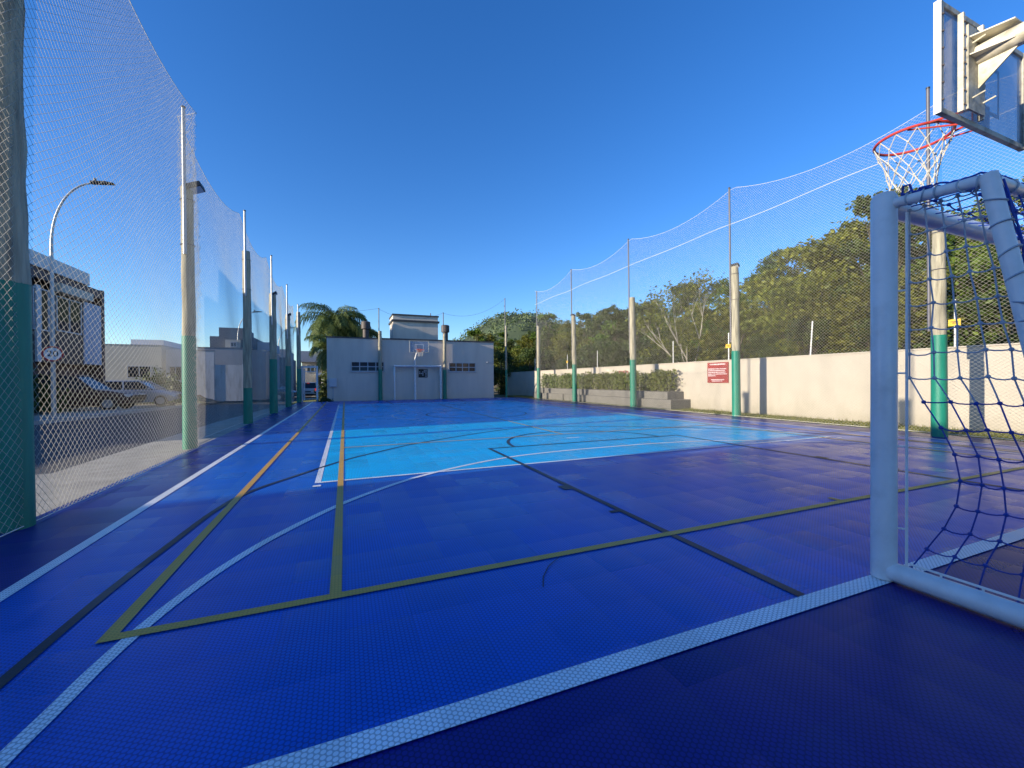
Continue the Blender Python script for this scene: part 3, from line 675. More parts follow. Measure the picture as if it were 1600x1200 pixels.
MB().box((-.82-4.2, -.148, .88), (-.48-4.2, -.139, 1.30)).build('door', M['boxpaint'], bxm, bevel=.004)
MB().tube([(-.65-4.2, -.03, -.05), (-.65-4.2, -.03, .84)], .018, 8).build('conduit', M['boxpaint'], t, True)
MB().tube([(8.9-4.2, -.02, 2.36), (9.33-4.2, -.02, 2.35)], .012, 6).ball((8.85-4.2, -.06, 2.38), .05, 8, 6).build('wall_lamp', M['frame'], t, True)
v = MB()
v.box((4.3-4.2, -.03, 1.38), (4.86-4.2, -.002, 1.9)); vo = v.build('vent_grille', M['black'], t)
v = MB(); rg = random.Random(2)
for i in range(5):
    for j in range(5):
        if rg.random() < .5: v.box((4.33-4.2+i*.1, -.04, 1.41+j*.096), (4.40-4.2+i*.1, -.031, 1.47+j*.096))
v.build('slat', M['frame'], vo)

# ------------------------------------------------------------------ boundary wall, notice board, fence stakes
WX = 12.5; WH = 1.79
t = thing('boundary_wall', 'long cream painted boundary wall along the right side of the court', 'wall', (WX, 10, 0))
MB().box((0, -18, -.1), (.15, 22, WH)).build('wall', M['wallpaint'], t)
MB().box((-.025, -18.02, WH), (.175, 22.02, WH+.035)).build('coping', M['wallpaint'], t, bevel=.006)
t = thing('notice_board', 'red notice board with white lettering fixed to the cream wall', 'sign', (WX, 10.93, 1.38))
MB().box((-.03, -.45, -.37), (-.004, .45, .37)).build('board', M['sign_red'], t, bevel=.004)
wr = MB(); rg = random.Random(4)
def words(y0, y1, z, h):
    y = y0
    while y > y1+.03:
        w = rg.uniform(.025, .085); w = min(w, y-y1)
        # a word as a run of small upright letter strokes
        a = y
        while a > y-w+.006:
            lw = .012; wr.box((-.0325, a-lw, z-h/2*(rg.choice((.75, 1)))), (-.0302, a, z+h/2*rg.choice((.75, 1)))); a -= lw+.005
        y -= w+.016
words(.33, -.33, .30, .05)
for k, (a, b2) in enumerate(((.41, -.36), (.41, -.30), (.41, -.33), (.41, -.39), (.41, .08))): words(a, b2, .135-k*.062, .034)
words(.28, -.28, -.255, .03); words(.24, -.24, -.305, .03)
wr.build('lettering', M['sign_white'], t)
for k, (y, h, tagd, ln, lab) in enumerate(((4.74, 1.05, 1, 0, 'white fence stake with a yellow plate, seen through the near goal net'), (7.8, .98, 0, -.03, 'leaning white fence stake on the wall top, right of the green footed post'), (10.55, .95, 1, 0, 'white fence stake with a yellow plate rising above the red notice board'),
        (13.2, .9, 0, 0, 'fence stake on the wall top over the end of the planter'), (18.7, .9, 0, 0, 'plain white fence stake on the wall top above the hedge'), (21.9, .88, 1, 0, 'far fence stake with a yellow plate above the hedge'), (26.5, .88, 0, 0, 'farthest fence stake on the wall top by the clubhouse'))):
    t = thing('fence_stake', lab, 'stake', (WX+.075, y, WH+.035), 0, 'stakes on the wall top')
    MB().tube([(0, 0, 0), (0, ln*h*2, h)], .018, 8).build('rod', M['goalwhite'], t, True)
    iz = MB()
    for q in (.25, .5, .75): iz.tube([(-.018, ln*h*q*2, h*q), (-.05, ln*h*q*2, h*q)], .008, 6)
    iz.build('insulator', M['black'], t, True)
    if tagd:
        pl = MB().box((-.032, -.1, h*.44), (-.02, .1, h*.58)).build('warning_plate', M['sign_yellow'], t)
        MB().box((-.0345, -.07, h*.49), (-.0322, .03, h*.505)).box((-.0345, -.07, h*.52), (-.0322, .07, h*.535)).build('lettering', M['black'], pl)
b = MB(); rg = random.Random(8)
for i in range(16000):
    x = rg.uniform(11.03, 12.48); y = rg.uniform(1.5, 29); h = rg.uniform(.015, .05)*(1.9 if x > 12.3 else 1); a = rg.uniform(0, PI); dx, dy = .007*math.cos(a), .007*math.sin(a); lx, ly = rg.uniform(-.02, .02), rg.uniform(-.02, .02)
    b.add([(x-dx, y-dy, -.01), (x+dx, y+dy, -.01), (x+lx, y+ly, h)], [(0, 1, 2)])
tag(b.build('grass', M['blade']), 'thin strip of short yellowish grass between court and cream wall', 'grass', kind='stuff')

# ------------------------------------------------------------------ planter and hedge
t = thing('planter', 'stepped grey masonry planter against the cream wall', 'planter', (11.75, 18, 0))
def tier(segs, x0, x1, z0, z1, nm):
    for (a, b2, dx) in segs: MB().box((x0+dx-11.75, a-18, z0), (x1-11.75, b2-18, z1)).build(nm, M['planter'], t, bevel=.008)
tier([(12.2, 16.4, 0), (16.4, 20.6, .06), (20.6, 24.6, 0)], 11.5, 12.498, -.05, .36, 'lower_tier')
tier([(12.55, 15.7, 0), (15.7, 19.4, .06), (19.4, 24.55, 0)], 11.66, 12.497, .36, .66, 'upper_tier')

def leaf_quads(C, size, rng, flat=.0, aspect=1.7):
    """one bent leaf (two triangles' worth of quad) per centre"""
    n = len(C); a = rng.normal(size=(n, 3)); a[:, 2] *= (1-flat); a /= np.linalg.norm(a, axis=1)[:, None]
    b = rng.normal(size=(n, 3)); b -= (b*a).sum(1)[:, None]*a; b /= np.linalg.norm(b, axis=1)[:, None]
    s = size*rng.uniform(.6, 1.3, n)[:, None]
    V = np.stack([C-a*s*aspect/2, C+b*s/2, C+a*s*aspect/2, C-b*s/2], 1).reshape(-1, 3)
    return V, np.arange(4*n).reshape(-1, 4)
def shrub_mesh(seed, w, d, h, n, size, up=True):
    rng = np.random.RandomState(seed); Vs = []
    C = []
    for st in range(26):
        bx, by = rng.uniform(-w/2, w/2), rng.uniform(-d/2, d/2); hh = h*rng.uniform(.75, 1.08)
        k = n//26; tz = rng.uniform(.02, 1, k)**.8*hh
        spread = .05+.07*np.sin(PI*tz/hh)
        C.append(np.stack([bx+rng.normal(0, 1, k)*spread, by+rng.normal(0, 1, k)*spread, tz], 1))
    C = np.concatenate(C); V, F = leaf_quads(C, size, rng, 0, 2.2); return mesh_np('foliage', V, F)
sh_m = [shrub_mesh(20+i, 1.25, .5, .86, 1900, .055) for i in range(3)]
for me in sh_m: me.materials.append(M['leaf_hedge'])
k = 0
labs = ['nearest shrub of the hedge, at the right end of the planter', 'hedge shrub behind the sunlit post, second from the planter end', 'hedge shrub carrying pink flowers on top', 'hedge shrub in the middle of the planter, left of the pink flowers', 'hedge shrub just right of the post with the floodlight', 'hedge shrub behind the post with the floodlight', 'hedge shrub two from the far end of the planter', 'hedge shrub one from the far end of the planter', 'last hedge shrub at the far end of the planter']
for i in range(9):
    y = 13.35+i*1.27
    t = thing('shrub', labs[i], 'shrub', (12.08, y, .655), 0, 'shrubs of the planter hedge')
    o = bpy.data.objects.new('foliage', sh_m[i % 3]); col.objects.link(o); o.parent = t; o.rotation_euler = (0, 0, PI/2); o.scale = (1, 1, 1-.05*(i % 2))
    st = MB(); rg = random.Random(i)
    for _ in range(14): xx, yy = rg.uniform(-.2, .2), rg.uniform(-.55, .55); st.tube([(xx, yy, -.05), (xx+rg.uniform(-.05, .05), yy+rg.uniform(-.05, .05), .6)], .008, 4)
    st.build('stem', M['barkpale'], t)
    if i == 2:
        rng = np.random.RandomState(4); C = np.stack([rng.normal(0, .08, 60), rng.normal(0, .14, 60), .86+rng.normal(0, .03, 60)], 1); V, F = leaf_quads(C, .05, rng); link('flower', mesh_np('flower', V, F), M['leaf_pink'], t)

# ------------------------------------------------------------------ trees
def tree_mesh(seed, h, w, nclump, nleaf, size, trunk_h, lean=0, open_=.0):
    """tapered trunk with limbs; crown of leaf clumps scattered through an uneven volume"""
    rg = random.Random(seed); rng = np.random.RandomState(seed)
    t = MB(); top = Vector((lean, 0, h*.82)); base = Vector((0, 0, -.5))
    tr = [base.lerp(top, i/7)+Vector((rg.uniform(-.12, .12), rg.uniform(-.12, .12), 0))*(i > 0) for i in range(8)]
    t.tube(tr, [.02*h*(1-.1*i)+.012 for i in range(8)], 8)
    cl = []
    for i in range(nclump):
        f = rg.uniform(trunk_h, 1); z = h*f
        prof = math.sin(PI*min(1, max(.06, (f-trunk_h)/(1.05-trunk_h)))**.75)**.6
        a = rg.uniform(0, 2*PI); rr = w/2*prof*rg.uniform(.35, 1.05)
        c = Vector((lean*f+rr*math.cos(a), rr*math.sin(a), z+rg.uniform(-.2, .2)))
        cl.append((c, rg.uniform(.32, .75)*w/5))
        k = min(7, max(2, int(f*7*.75))); s0 = tr[k]
        mid = s0.lerp(c, .5)+Vector((rg.uniform(-.2, .2), rg.uniform(-.2, .2), -.15))
        t.tube([s0, mid, c], [.008*h*(1-.05*k)*.55+.006, .018, .007], 5)
    Cs = []
    per = nleaf//nclump
    for c, r in cl:
        k = int(per*rng.uniform(.6, 1.4)*(r/(w/5*.53))**1.5)+8
        q = rng.normal(size=(k, 3)); q /= np.linalg.norm(q, axis=1)[:, None]
        rad = r*rng.uniform(.25, 1.0, k)**.5*(1+.25*rng.normal(size=k))
        Cs.append(np.array(c)+q*rad[:, None]*np.array([1, 1, .72]))
    C = np.concatenate(Cs); V, F = leaf_quads(C, size, rng, .3, 1.8)
    me = mesh_np('crown', V, F)
    return t, me
protos = []
spec = [('leaf_olive', 7.2, 5.6, 46, 7500, .125, .22, 'bushy olive green tree', 0), ('leaf_green', 6.6, 5.2, 42, 7500, .12, .18, 'full rounded tree with fresh green leaves', .3), ('leaf_dark', 8.0, 4.8, 44, 7000, .13, .25, 'dark leaved tree', -.2),
        ('leaf_olive', 6.0, 6.2, 40, 6500, .13, .2, 'broad loose tree with yellowish olive leaves', .4), ('leaf_green', 8.2, 3.6, 30, 5000, .13, .3, 'slender upright green tree', 0), ('leaf_dark', 5.2, 5.4, 40, 6500, .12, .06, 'low dense thicket tree', 0)]
for i, (lm, h, w, nc, nl, sz, th, lab, ln) in enumerate(spec):
    t = thing('tree', lab, 'tree', (0, 0, 0), 0, 'trees of the wood behind the wall')
    tm, me = tree_mesh(100+i, h, w, nc, nl, sz, th, ln)
    tm.build('trunk', M['bark'], t, True); link('crown', me, M[lm], t)
    protos.append(t)
rg = random.Random(31); used = set(); spots = []
y = -3.
while y < 50:     # front rank just behind the wall
    spots.append((rg.uniform(15.4, 17.2)+max(0, y-30)*.12, y, rg.choice((1, 3, 5, 5, 0)), rg.uniform(.66, .84))); y += rg.uniform(1.7, 2.5)
y = -1.
while y < 40:     # undergrowth leaning on the wall
    spots.append((rg.uniform(14.9, 15.4), y, 5, rg.uniform(.5, .64))); y += rg.uniform(1.5, 2.3)
y = -2.
while y < 62:
    spots.append((rg.uniform(19.5, 22)+max(0, y-30)*.15, y, rg.choice((0, 1, 2, 3, 0)), rg.uniform(.9, 1.08))); y += rg.uniform(2.1, 3.0)
y = 0.
while y < 76:
    spots.append((rg.uniform(25, 29)+max(0, y-30)*.18, y, rg.choice((0, 2, 1, 0)), rg.uniform(1.0, 1.2))); y += rg.uniform(2.6, 3.6)
def rank(x): return 'front' if x < 19 else ('middle' if x < 24 else 'rear')
for (x, y, k, s) in spots:
    if k in used: o = copy_tree(protos[k])
    else: o = protos[k]; used.add(k)
    s *= float(np.interp(y, [x*.62, x*.95, x*2.2], [1.0, .84, .82]))   # the wood grows lower towards the far end
    o.location = (x, y, bank(x, y)); o.rotation_euler = (0, 0, rg.uniform(0, 6.28)); o.scale = (s*rg.uniform(.95, 1.1), s*rg.uniform(.95, 1.1), s)
    o['label'] = spec[k][7]+' in the '+{'front': 'front row by the cream wall' if x > 15 else 'undergrowth touching the cream wall', 'middle': 'middle row behind the wall', 'rear': 'back row up the slope'}[rank(x)]
for k in range(len(protos)):
    if k not in used: protos[k].location = (27, 66+k, bank(27, 66))
# trees around the clubhouse back, beyond the end of the wall
for (x, y, k, s, lab) in ((13.5, 44, 4, .85, 'slender tree behind the clubhouse, right of the chimney'), (10.0, 50, 0, .6, 'small tree showing just above the clubhouse roof'), (12.6, 33.5, 5, .68, 'dark thicket at the corner behind the clubhouse'), (14.5, 36, 3, .68, 'loose olive tree at the corner behind the clubhouse'), (14.2, 31, 5, .7, 'thicket squeezed between clubhouse corner and wall'),
        (17, 52, 0, 1.0, 'olive tree far beyond the clubhouse'), (21, 58, 1, 1.05, 'green tree far beyond the clubhouse'), (24, 47, 4, 1.05, 'tall slender tree rising above the wood')):
    o = copy_tree(protos[k]); o.location = (x, y, bank(x, y)); o.rotation_euler = (0, 0, rg.uniform(0, 6)); o.scale = (s, s, s); o['label'] = lab
# bare limbed tree over the wall
t = thing('tree', 'thin crowned tree with bare pale branches leaning out over the wall', 'tree', (15.2, 14.8, 0), 0)
b = MB(); rg = random.Random(12); tips = []
def limb(p, d, L, r, depth):
    q = p+d*L; mid = p.lerp(q, .5)+Vector((rg.uniform(-.1, .1), rg.uniform(-.1, .1), rg.uniform(0, .15)))*L*.4
    b.tube([p, mid, q], [r, r*.8, r*.6], 6)
    if depth == 0: tips.append(q); return
    for _ in range(3 if depth > 1 else 2):
        nd = (d+Vector((rg.uniform(-.6, .6), rg.uniform(-.6, .6), rg.uniform(-.15, .5)))).normalized(); limb(q, nd, L*rg.uniform(.6, .85), r*.6, depth-1)
limb(Vector((0, 0, -.3)), Vector((-.05, .1, 1)).normalized(), 1.9, .05, 1)
limb(Vector((0, 0, 1.2)), Vector((-.3, .7, .85)).normalized(), 1.5, .034, 3); limb(Vector((0, 0, 1.5)), Vector((-.4, .2, 1)).normalized(), 1.5, .03, 3)
limb(Vector((0, 0, 1.5)), Vector((-.1, -.4, .9)).normalized(), 1.6, .032, 3)
b.build('trunk', M['barkpale'], t, True)
rng = np.random.RandomState(5); C = np.concatenate([np.array(q)+rng.normal(0, .22, (42, 3)) for q in tips]); V, F = leaf_quads(C, .08, rng, .3, 1.8); link('crown', mesh_np('crown', V, F), M['leaf_olive'], t)

# palms
def palm(label, loc, h, L, nf, seed, scale=1):
    t = thing('palm_tree', label, 'palm', loc, 0)
    rg = random.Random(seed)
    MB().tube([(rg.uniform(-.03, .03), rg.uniform(-.03, .03), -.3+(h+.3)*i/8) for i in range(9)], [.15-.006*i for i in range(9)], 12).build('trunk', M['barkpale'], t, True)
    V = []; F = []; o = 0; rng = np.random.RandomState(seed); st = MB()
    for k in range(nf):
        a = 2*PI*k/nf*2.4+rg.uniform(-.3, .3); e = rg.uniform(-.35, 1.25); l = L*rg.uniform(.8, 1.1)
        p = Vector((0, 0, h)); pts = [p.copy()]; el = e
        for i in range(14):
            p = p+Vector((math.cos(a)*math.cos(el), math.sin(a)*math.cos(el), math.sin(el)))*l/14; el -= rg.uniform(.11, .19); el = max(el, -1.45); pts.append(p.copy())
        st.tube(pts, [.022*(1-i/16) for i in range(15)], 4, cap=False)
        sv = Vector((-math.sin(a), math.cos(a), 0))
        for i in range(2, 15):
            for m_ in range(5):
                f = m_/5; q = pts[i-1].lerp(pts[i], f); T = (pts[i]-pts[i-1]).normalized()
                ll = .62*l/2.6*math.sin(PI*min(1, (i+f)/15.5))**.6+.1
                for sgn in (1, -1):
                    d = (sv*sgn*rg.uniform(.6, 1)+T*.55+Vector((0, 0, rg.uniform(-.45, .15)))).normalized()
                    m1 = q+d*ll*.5; e1 = q+d*ll*.85+Vector((0, 0, -ll*rg.uniform(.3, .65))); w = T*.015
                    V += [q-w, q+w, m1+w*1.2, m1-w*1.2, e1]; F += [(o, o+1, o+2, o+3), (o+3, o+2, o+4, o+4)]; o += 5
    F3 = [f if f[2] != f[3] else f[:3] for f in F]
    me = bpy.data.meshes.new('frond'); me.from_pydata([tuple(v) for v in V], [], F3)
    f = link('crown', me, M['frond'], t); st.build('rachis', M['frond'], f)
    t.scale = (scale,)*3
    return t
palm('large feathery palm rising beside the left end of the clubhouse', (-.6, 31.5, 0), 5.3, 3.0, 58, 3)
palm('shorter palm with drooping fronds leaning out behind the clubhouse corner', (-.75, 29.3, 0), 3.4, 2.0, 44, 8)
palm('third palm half hidden behind the clubhouse roof', (.9, 33.2, 0), 4.9, 2.4, 40, 11)
# shrubs round the palms and gate
def bush(label, loc, w, d, h, n, size, lm='leaf_dark', seed=1):
    t = thing('bush', label, 'bush', loc); rng = np.random.RandomState(seed)
    q = rng.normal(size=(n, 3)); q /= np.linalg.norm(q, axis=1)[:, None]; q *= (rng.uniform(.2, 1, n)**.45*(1+.18*rng.normal(size=n)))[:, None]
    C = np.stack([q[:, 0]*w/2, q[:, 1]*d/2, np.abs(q[:, 2]*h*.95)], 1); V, F = leaf_quads(C, size, rng, 0, 1.9)
    link('foliage', mesh_np('foliage', V, F), M[lm], t); st = MB(); r_ = random.Random(seed)
    for _ in range(5): st.tube([(0, 0, -.1), (r_.uniform(-.2, .2)*w, r_.uniform(-.2, .2)*d, h*.6)], .015, 4)
    st.build('stem', M['bark'], t); return t
bush('dark bush under the palm by the clubhouse corner', (-.9, 30.6, 0), 1.6, 1.6, 2.2, 1600, .11, 'leaf_dark', 2)
bush('small dark plant at the foot of the clubhouse corner beside the gate', (-1.05, 25.75, 0), .75, .35, .25, 220, .07, 'leaf_dark', 3)
bush('dark bush beside the brown house, behind the nearest green post', (-11.0, 21.6, 0), 1.6, 1.6, 1.5, 900, .1, 'leaf_dark', 4)
bush('spiky dark plant before the stained white wall', (-9.7, 31.2, 0), 1.1, 1.0, 1.5, 500, .2, 'leaf_dark', 5)
bush('olive hedge mass in front of the beige house', (-11.8, 34.5, 0), 2.4, 1.4, 2.0, 1400, .12, 'leaf_dark', 6)
t = bush('dry weeds on the verge left of the second lamp', (-9.3, 29.6, 0), 2.4, 1.0, .4, 500, .12, 'leaf_hedge', 7)

# hill
b = MB(); nx_, ny_ = 60, 26; hv = []
for j in range(ny_+1):
    for i in range(nx_+1):
        u, v_ = i/nx_, j/ny_; x = -40+u*300; y = 150+v_*190
        g = 40*math.exp(-((x-93)/46)**2)+18*math.exp(-((x-175)/60)**2)
        z = g*math.sin(PI*min(1, v_*1.15))**.8-2
        z += 3.2*mnoise.noise(Vector((x*.05, y*.05, 1)))+1.6*mnoise.noise(Vector((x*.15, y*.15, 3))) if 0 < j < ny_ else 0
        hv.append((x, y, z))
b.add(hv, [(j*(nx_+1)+i, j*(nx_+1)+i+1, (j+1)*(nx_+1)+i+1, (j+1)*(nx_+1)+i) for j in range(ny_) for i in range(nx_)])
tag(b.build('hill', M['hill'], smooth=True), kind='structure')
rng = np.random.RandomState(9); hv = np.array(hv); idx = rng.randint(0, len(hv), 9000)
C = hv[idx]+np.stack([rng.uniform(-3, 3, 9000), rng.uniform(-5, 5, 9000), rng.uniform(-.5, 1.5, 9000)], 1)
C = np.repeat(C, 8, 0)+rng.normal(0, 1.0, (72000, 3)); V, F = leaf_quads(C, .8, rng, .2, 1.4)
tag(link('forest', mesh_np('forest', V, F), M['hill_leaf']), 'distant forest covering the hill behind the clubhouse', 'forest', kind='stuff')

# ------------------------------------------------------------------ street lamps and speed sign
def lamp(label, x, y, h, reach, base=0):
    t = thing('street_lamp', label, 'street lamp', (x, y, base), 0, 'street lamps along the far kerb')
    hb = h*.72
    pts = [(0, 0, -.05), (0, 0, hb*.5), (0, 0, hb)]
    for i in range(1, 11):
        a = i/10*PI/2*.95; pts.append((reach*.85*(1-math.cos(a)), 0, hb+(h-hb)*math.sin(a)))
    MB().tube(pts, [.06, .05, .042]+[.034-.001*i for i in range(10)], 10).build('pole', M['galv'], t, True)
    x1, z1 = pts[-1][0], pts[-1][2]
    hd = MB().prism([(x1-.05, z1-.02), (x1-.05, z1+.05), (x1+reach*.25, z1+.10), (x1+reach*.42, z1+.08), (x1+reach*.42, z1+.055)], 'y', -.09, .09).build('lamp_head', M['lampbody'], t, bevel=.015)
    MB().tube([(x1+.05, 0, z1+.05), (x1+.05, 0, z1+.17)], .04, 8).build('photocell', M['lampbody'], hd, True)
    return t
lamp('nearest street lamp with a curved arm, carrying the speed sign', -8.55, 17.5, 7.55, 1.3, .08)
lamp('middle street lamp standing before the grey houses', -7.05, 34.5, 6.2, 1.25)
lamp('far street lamp, small, behind the fourth street side post', -5.7, 43.5, 6.2, 1.2)
def text_mesh(s, size):
    c_ = bpy.data.curves.new('t', 'FONT'); c_.body = s; c_.size = size; c_.align_x = 'CENTER'; c_.align_y = 'CENTER'; c_.extrude = .002
    o = bpy.data.objects.new('t', c_); col.objects.link(o); dg = bpy.context.evaluated_depsgraph_get(); me = bpy.data.meshes.new_from_object(o.evaluated_get(dg)); bpy.data.objects.remove(o); return me
t = thing('speed_sign', 'round speed limit sign with red ring reading 20 on the lamp pole', 'sign', (-8.5, 17.38, 2.06))
t.rotation_euler = (PI/2, 0, math.radians(12))
MB().tube([(0, 0, -.008), (0, 0, .002)], .25, 28).build('plate', M['sign_white'], t)
MB().tube([(.222*math.cos(a), .222*math.sin(a), .004) for a in [2*PI*k/36 for k in range(36)]], .026, 6, closed=True).build('ring', M['red'], t)
tm = text_mesh('20', .26); o = link('numerals', tm, M['black'], t); o.location = (0, 0, .006)
MB().box((-.02, -.2, -.05), (.02, .2, -.008)).build('bracket', M['galv'], t)

# ------------------------------------------------------------------ houses
def house(name, label, loc): return thing(name, label, 'house', (loc[0], loc[1], loc[2]))
def win(t, a, b2, nrm, mu=0):
    """window on a wall: frame ring + pane; a,b opposite corners on the wall plane"""
    x0, y0, z0 = a; x1, y1, z1 = b2
    f = MB(); w = .06
    if nrm == 'x':
        f.box((x0, y0, z0), (x0+.05, y1, z0+w)); f.box((x0, y0, z1-w), (x0+.05, y1, z1)); f.box((x0, y0, z0+w), (x0+.05, y0+w, z1-w)); f.box((x0, y1-w, z0+w), (x0+.05, y1, z1-w)); f.box((x0, (y0+y1)/2-.025, z0+w), (x0+.045, (y0+y1)/2+.025, z1-w))
        q = [(x0+.02, y0+w, z0+w), (x0+.02, y1-w, z0+w), (x0+.02, y1-w, z1-w), (x0+.02, y0+w, z1-w)]
    else:
        f.box((x0, y0-.05, z0), (x1, y0, z0+w)); f.box((x0, y0-.05, z1-w), (x1, y0, z1)); f.box((x0, y0-.05, z0+w), (x0+w, y0, z1-w)); f.box((x1-w, y0-.05, z0+w), (x1, y0, z1-w)); f.box(((x0+x1)/2-.025, y0-.045, z0+w), ((x0+x1)/2+.025, y0, z1-w))
        q = [(x0+w, y0-.02, z0+w), (x1-w, y0-.02, z0+w), (x1-w, y0-.02, z1-w), (x0+w, y0-.02, z1-w)]
    fo = f.build('window', M['frame'], t); MB().quad(*q).build('pane', M['glass'], fo); return fo
# brown two storey house across the street (front faces the street, +x)
t = house('house', 'dark brown two storey house with a white portal frame across the street', (-12, 25, 0))
MB().box((-9, -2.1, -.1), (-.6, 3.6, 6.05)).build('wall', M['brown'], t)
MB().box((-.598, -2.1, 2.06), (-.02, 3.84, 5.2)).build('upper_storey', M['brown'], t)
MB().box((-.6, 3.6, -.1), (0, 3.84, 6.1)).build('end_fin', M['brown2'], t)
MB().box((-.6, -2.1, 5.62), (-.02, 3.6, 6.05)).build('fascia', M['brown2'], t)
MB().box((-1.2, -2.5, 6.06), (.08, 2.3, 6.66)).build('portal_beam', M['white_w'], t)
MB().box((-1.2, -2.5, -.1), (.08, -2.1, 6.06)).build('portal_pier', M['white_w'], t)
MB().box((-.02, 1.9, 2.1), (.02, 3.45, 5.2)).build('blue_panel', M['bluegrey'], t)
MB().box((-.02, -.5, 5.22), (.35, 2.0, 5.6)).build('canopy', M['beige_w'], t)
win(t, (-.018, -.2, 3.5), (.03, 1.7, 5.1), 'x'); win(t, (-.018, -1.7, 3.4), (.03, -.7, 5.2), 'x')
MB().box((-.018, -1.55, 2.06), (.06, -1.3, 5.3)).build('fin', M['white_w'], t)
MB().box((-.018, -.62, 2.06), (.06, -.4, 5.2)).build('fin', M['white_w'], t)
MB().box((-.59, -1.9, .05), (-.55, 3.5, 2.05)).build('garage_door', M['brown2'], t)
# the same terrace going on to the left, out of frame: its shadow lies on court and net
t = house('house', 'pale two storey house left of the brown one, beyond the frame', (-12, 15, 0))
MB().box((-9, -5.7, -.1), (0, -4.9, 5.35)).box((-9, -4.898, -.1), (0, -3.0, 6.1)).box((-9, -2.998, -.1), (0, 7.4, 6.05)).build('wall', M['white_w'], t)
MB().box((-9.05, -8.6, -.1), (-.3, -5.702, 2.15)).build('garage', M['white_w'], t)
win(t, (.002, -2, 3.2), (.05, 1, 4.8), 'x'); win(t, (.002, 3, 3.2), (.05, 6, 4.8), 'x')
t = house('house', 'long flat roofed house beside the camera, its shadow covering the near half of the court', (-12, -6, 0))
MB().box((-20, -10, -.1), (0, 8.86, 6.02)).build('wall', M['white_w'], t)
MB().box((-20.05, -10.05, 6.02), (.05, 8.88, 6.1)).build('roof', M['grey_w'], t)
win(t, (.002, 1, 1), (.05, 3.5, 2.4), 'x'); win(t, (.002, -4, 3.4), (.05, -1, 4.8), 'x'); win(t, (.002, 2, 3.4), (.05, 6, 4.8), 'x')
# beige low house behind the parked cars
t = house('house', 'low beige flat roofed house behind the parked cars', (-13, 38, 0))
MB().box((-6, 0, -.1), (.4, 8, 3.9)).build('wall', M['beige_w'], t)
MB().box((.4, .8, -.1), (2.2, 8, 3.72)).build('side_wall', M['white_w'], t)
MB().box((-1.75, 1, 3.9), (.2, 5, 4.4)).build('tank_block', M['white_w'], t)
MB().box((-6.03, -.03, 3.9), (.43, 8.03, 3.95)).build('coping', M['grey_w'], t)
win(t, (-1.6, -.002, 1.5), (-.2, -.002, 2.4), 'y'); win(t, (.6, .798, 1.3), (1.4, .798, 2.4), 'y')
# grey complex
t = house('house', 'grey stacked flat roofed house with rain stained yard wall', (-7, 33.6, 0))
MB().box((-2.2, 0, -.1), (.75, 7, 3.5)).build('wall', M['grey_w'], t)
MB().box((.75, .3, -.1), (1.75, 7, 3.45)).build('side_wall', M['grey_w'], t)
MB().box((-2.24, -.03, 3.5), (1.0, 7.03, 3.55)).build('coping', M['dgrey_w'], t)
MB().box((-1.75, 1, 3.55), (.9, 6, 4.4)).build('upper_storey', M['dgrey_w'], t)
MB().box((-1.35, 1.6, 4.4), (.2, 5, 5.1)).build('tank_tower', M['dgrey_w'], t)
MB().box((-.75, .6, 3.551), (.15, .998, 4.15)).build('dormer', M['beige_w'], t)
win(t, (-.45, .598, 3.62), (-.05, .598, 4.0), 'y')
MB().box((.95, 2, 3.5), (1.9, 6, 4.15)).build('rear_block', M['bluegrey'], t)
MB().box((-2.6, -1.3, -.1), (-.95, -1.1, 3.2)).build('yard_wall', M['stain_w'], t)
MB().box((-.948, -1.25, -.1), (.6, -1.1, 2.3)).build('yard_wall', M['stain_w'], t)
MB().box((-2.62, -1.32, 3.2), (-.93, -1.08, 3.24)).build('coping', M['dgrey_w'], t)
MB().box((.602, -1.25, -.1), (.8, -.9, 2.35)).build('gate_pier', M['white_w'], t)
t = house('house', 'dark house with a pale fascia beyond the stacked grey house', (-6.0, 43, 0))
MB().box((-2.5, 0, -.1), (1.2, 6, 3.4)).build('wall', M['dgrey_w'], t)
MB().box((-2.6, -.4, 3.4), (1.0, 6.1, 4.15)).build('fascia', M['grey_w'], t)
win(t, (-.3, -.002, 1.2), (.4, -.002, 2.2), 'y')
t = house('house', 'pale modern house with projecting flat slabs at the end of the street', (-4.2, 52, 0))
MB().box((-.3, 0, -.1), (3.8, 6, 3.4)).build('wall', M['beige_w'], t)
MB().box((-.5, -1.0, 3.4), (2.2, 6.1, 4.6)).build('roof_slab', M['grey_w'], t)
MB().box((1.2, -1.6, 1.9), (5.0, -.002, 2.15)).build('canopy', M['white_w'], t); MB().box((1.4, -1.2, 2.7), (4.6, -.003, 2.95)).build('canopy', M['white_w'], t)
MB().box((1.3, -.06, -.05), (4.2, -.002, 1.85)).build('garage_door', M['black'], t)
win(t, (.2, -.002, 2.2), (1.0, -.002, 3.1), 'y')
t = house('house', 'small tiled roof house corner peeping out left of the clubhouse', (.5, 37, 0))
MB().box((-1.2, 0, -.1), (4, 5, 2.3)).build('wall', M['beige_w'], t)
MB().prism([(-1.7, 2.3), (4.5, 2.3), (1.4, 3.4)], 'y', -.4, 5.4).build('roof', M['tile_roof'], t)

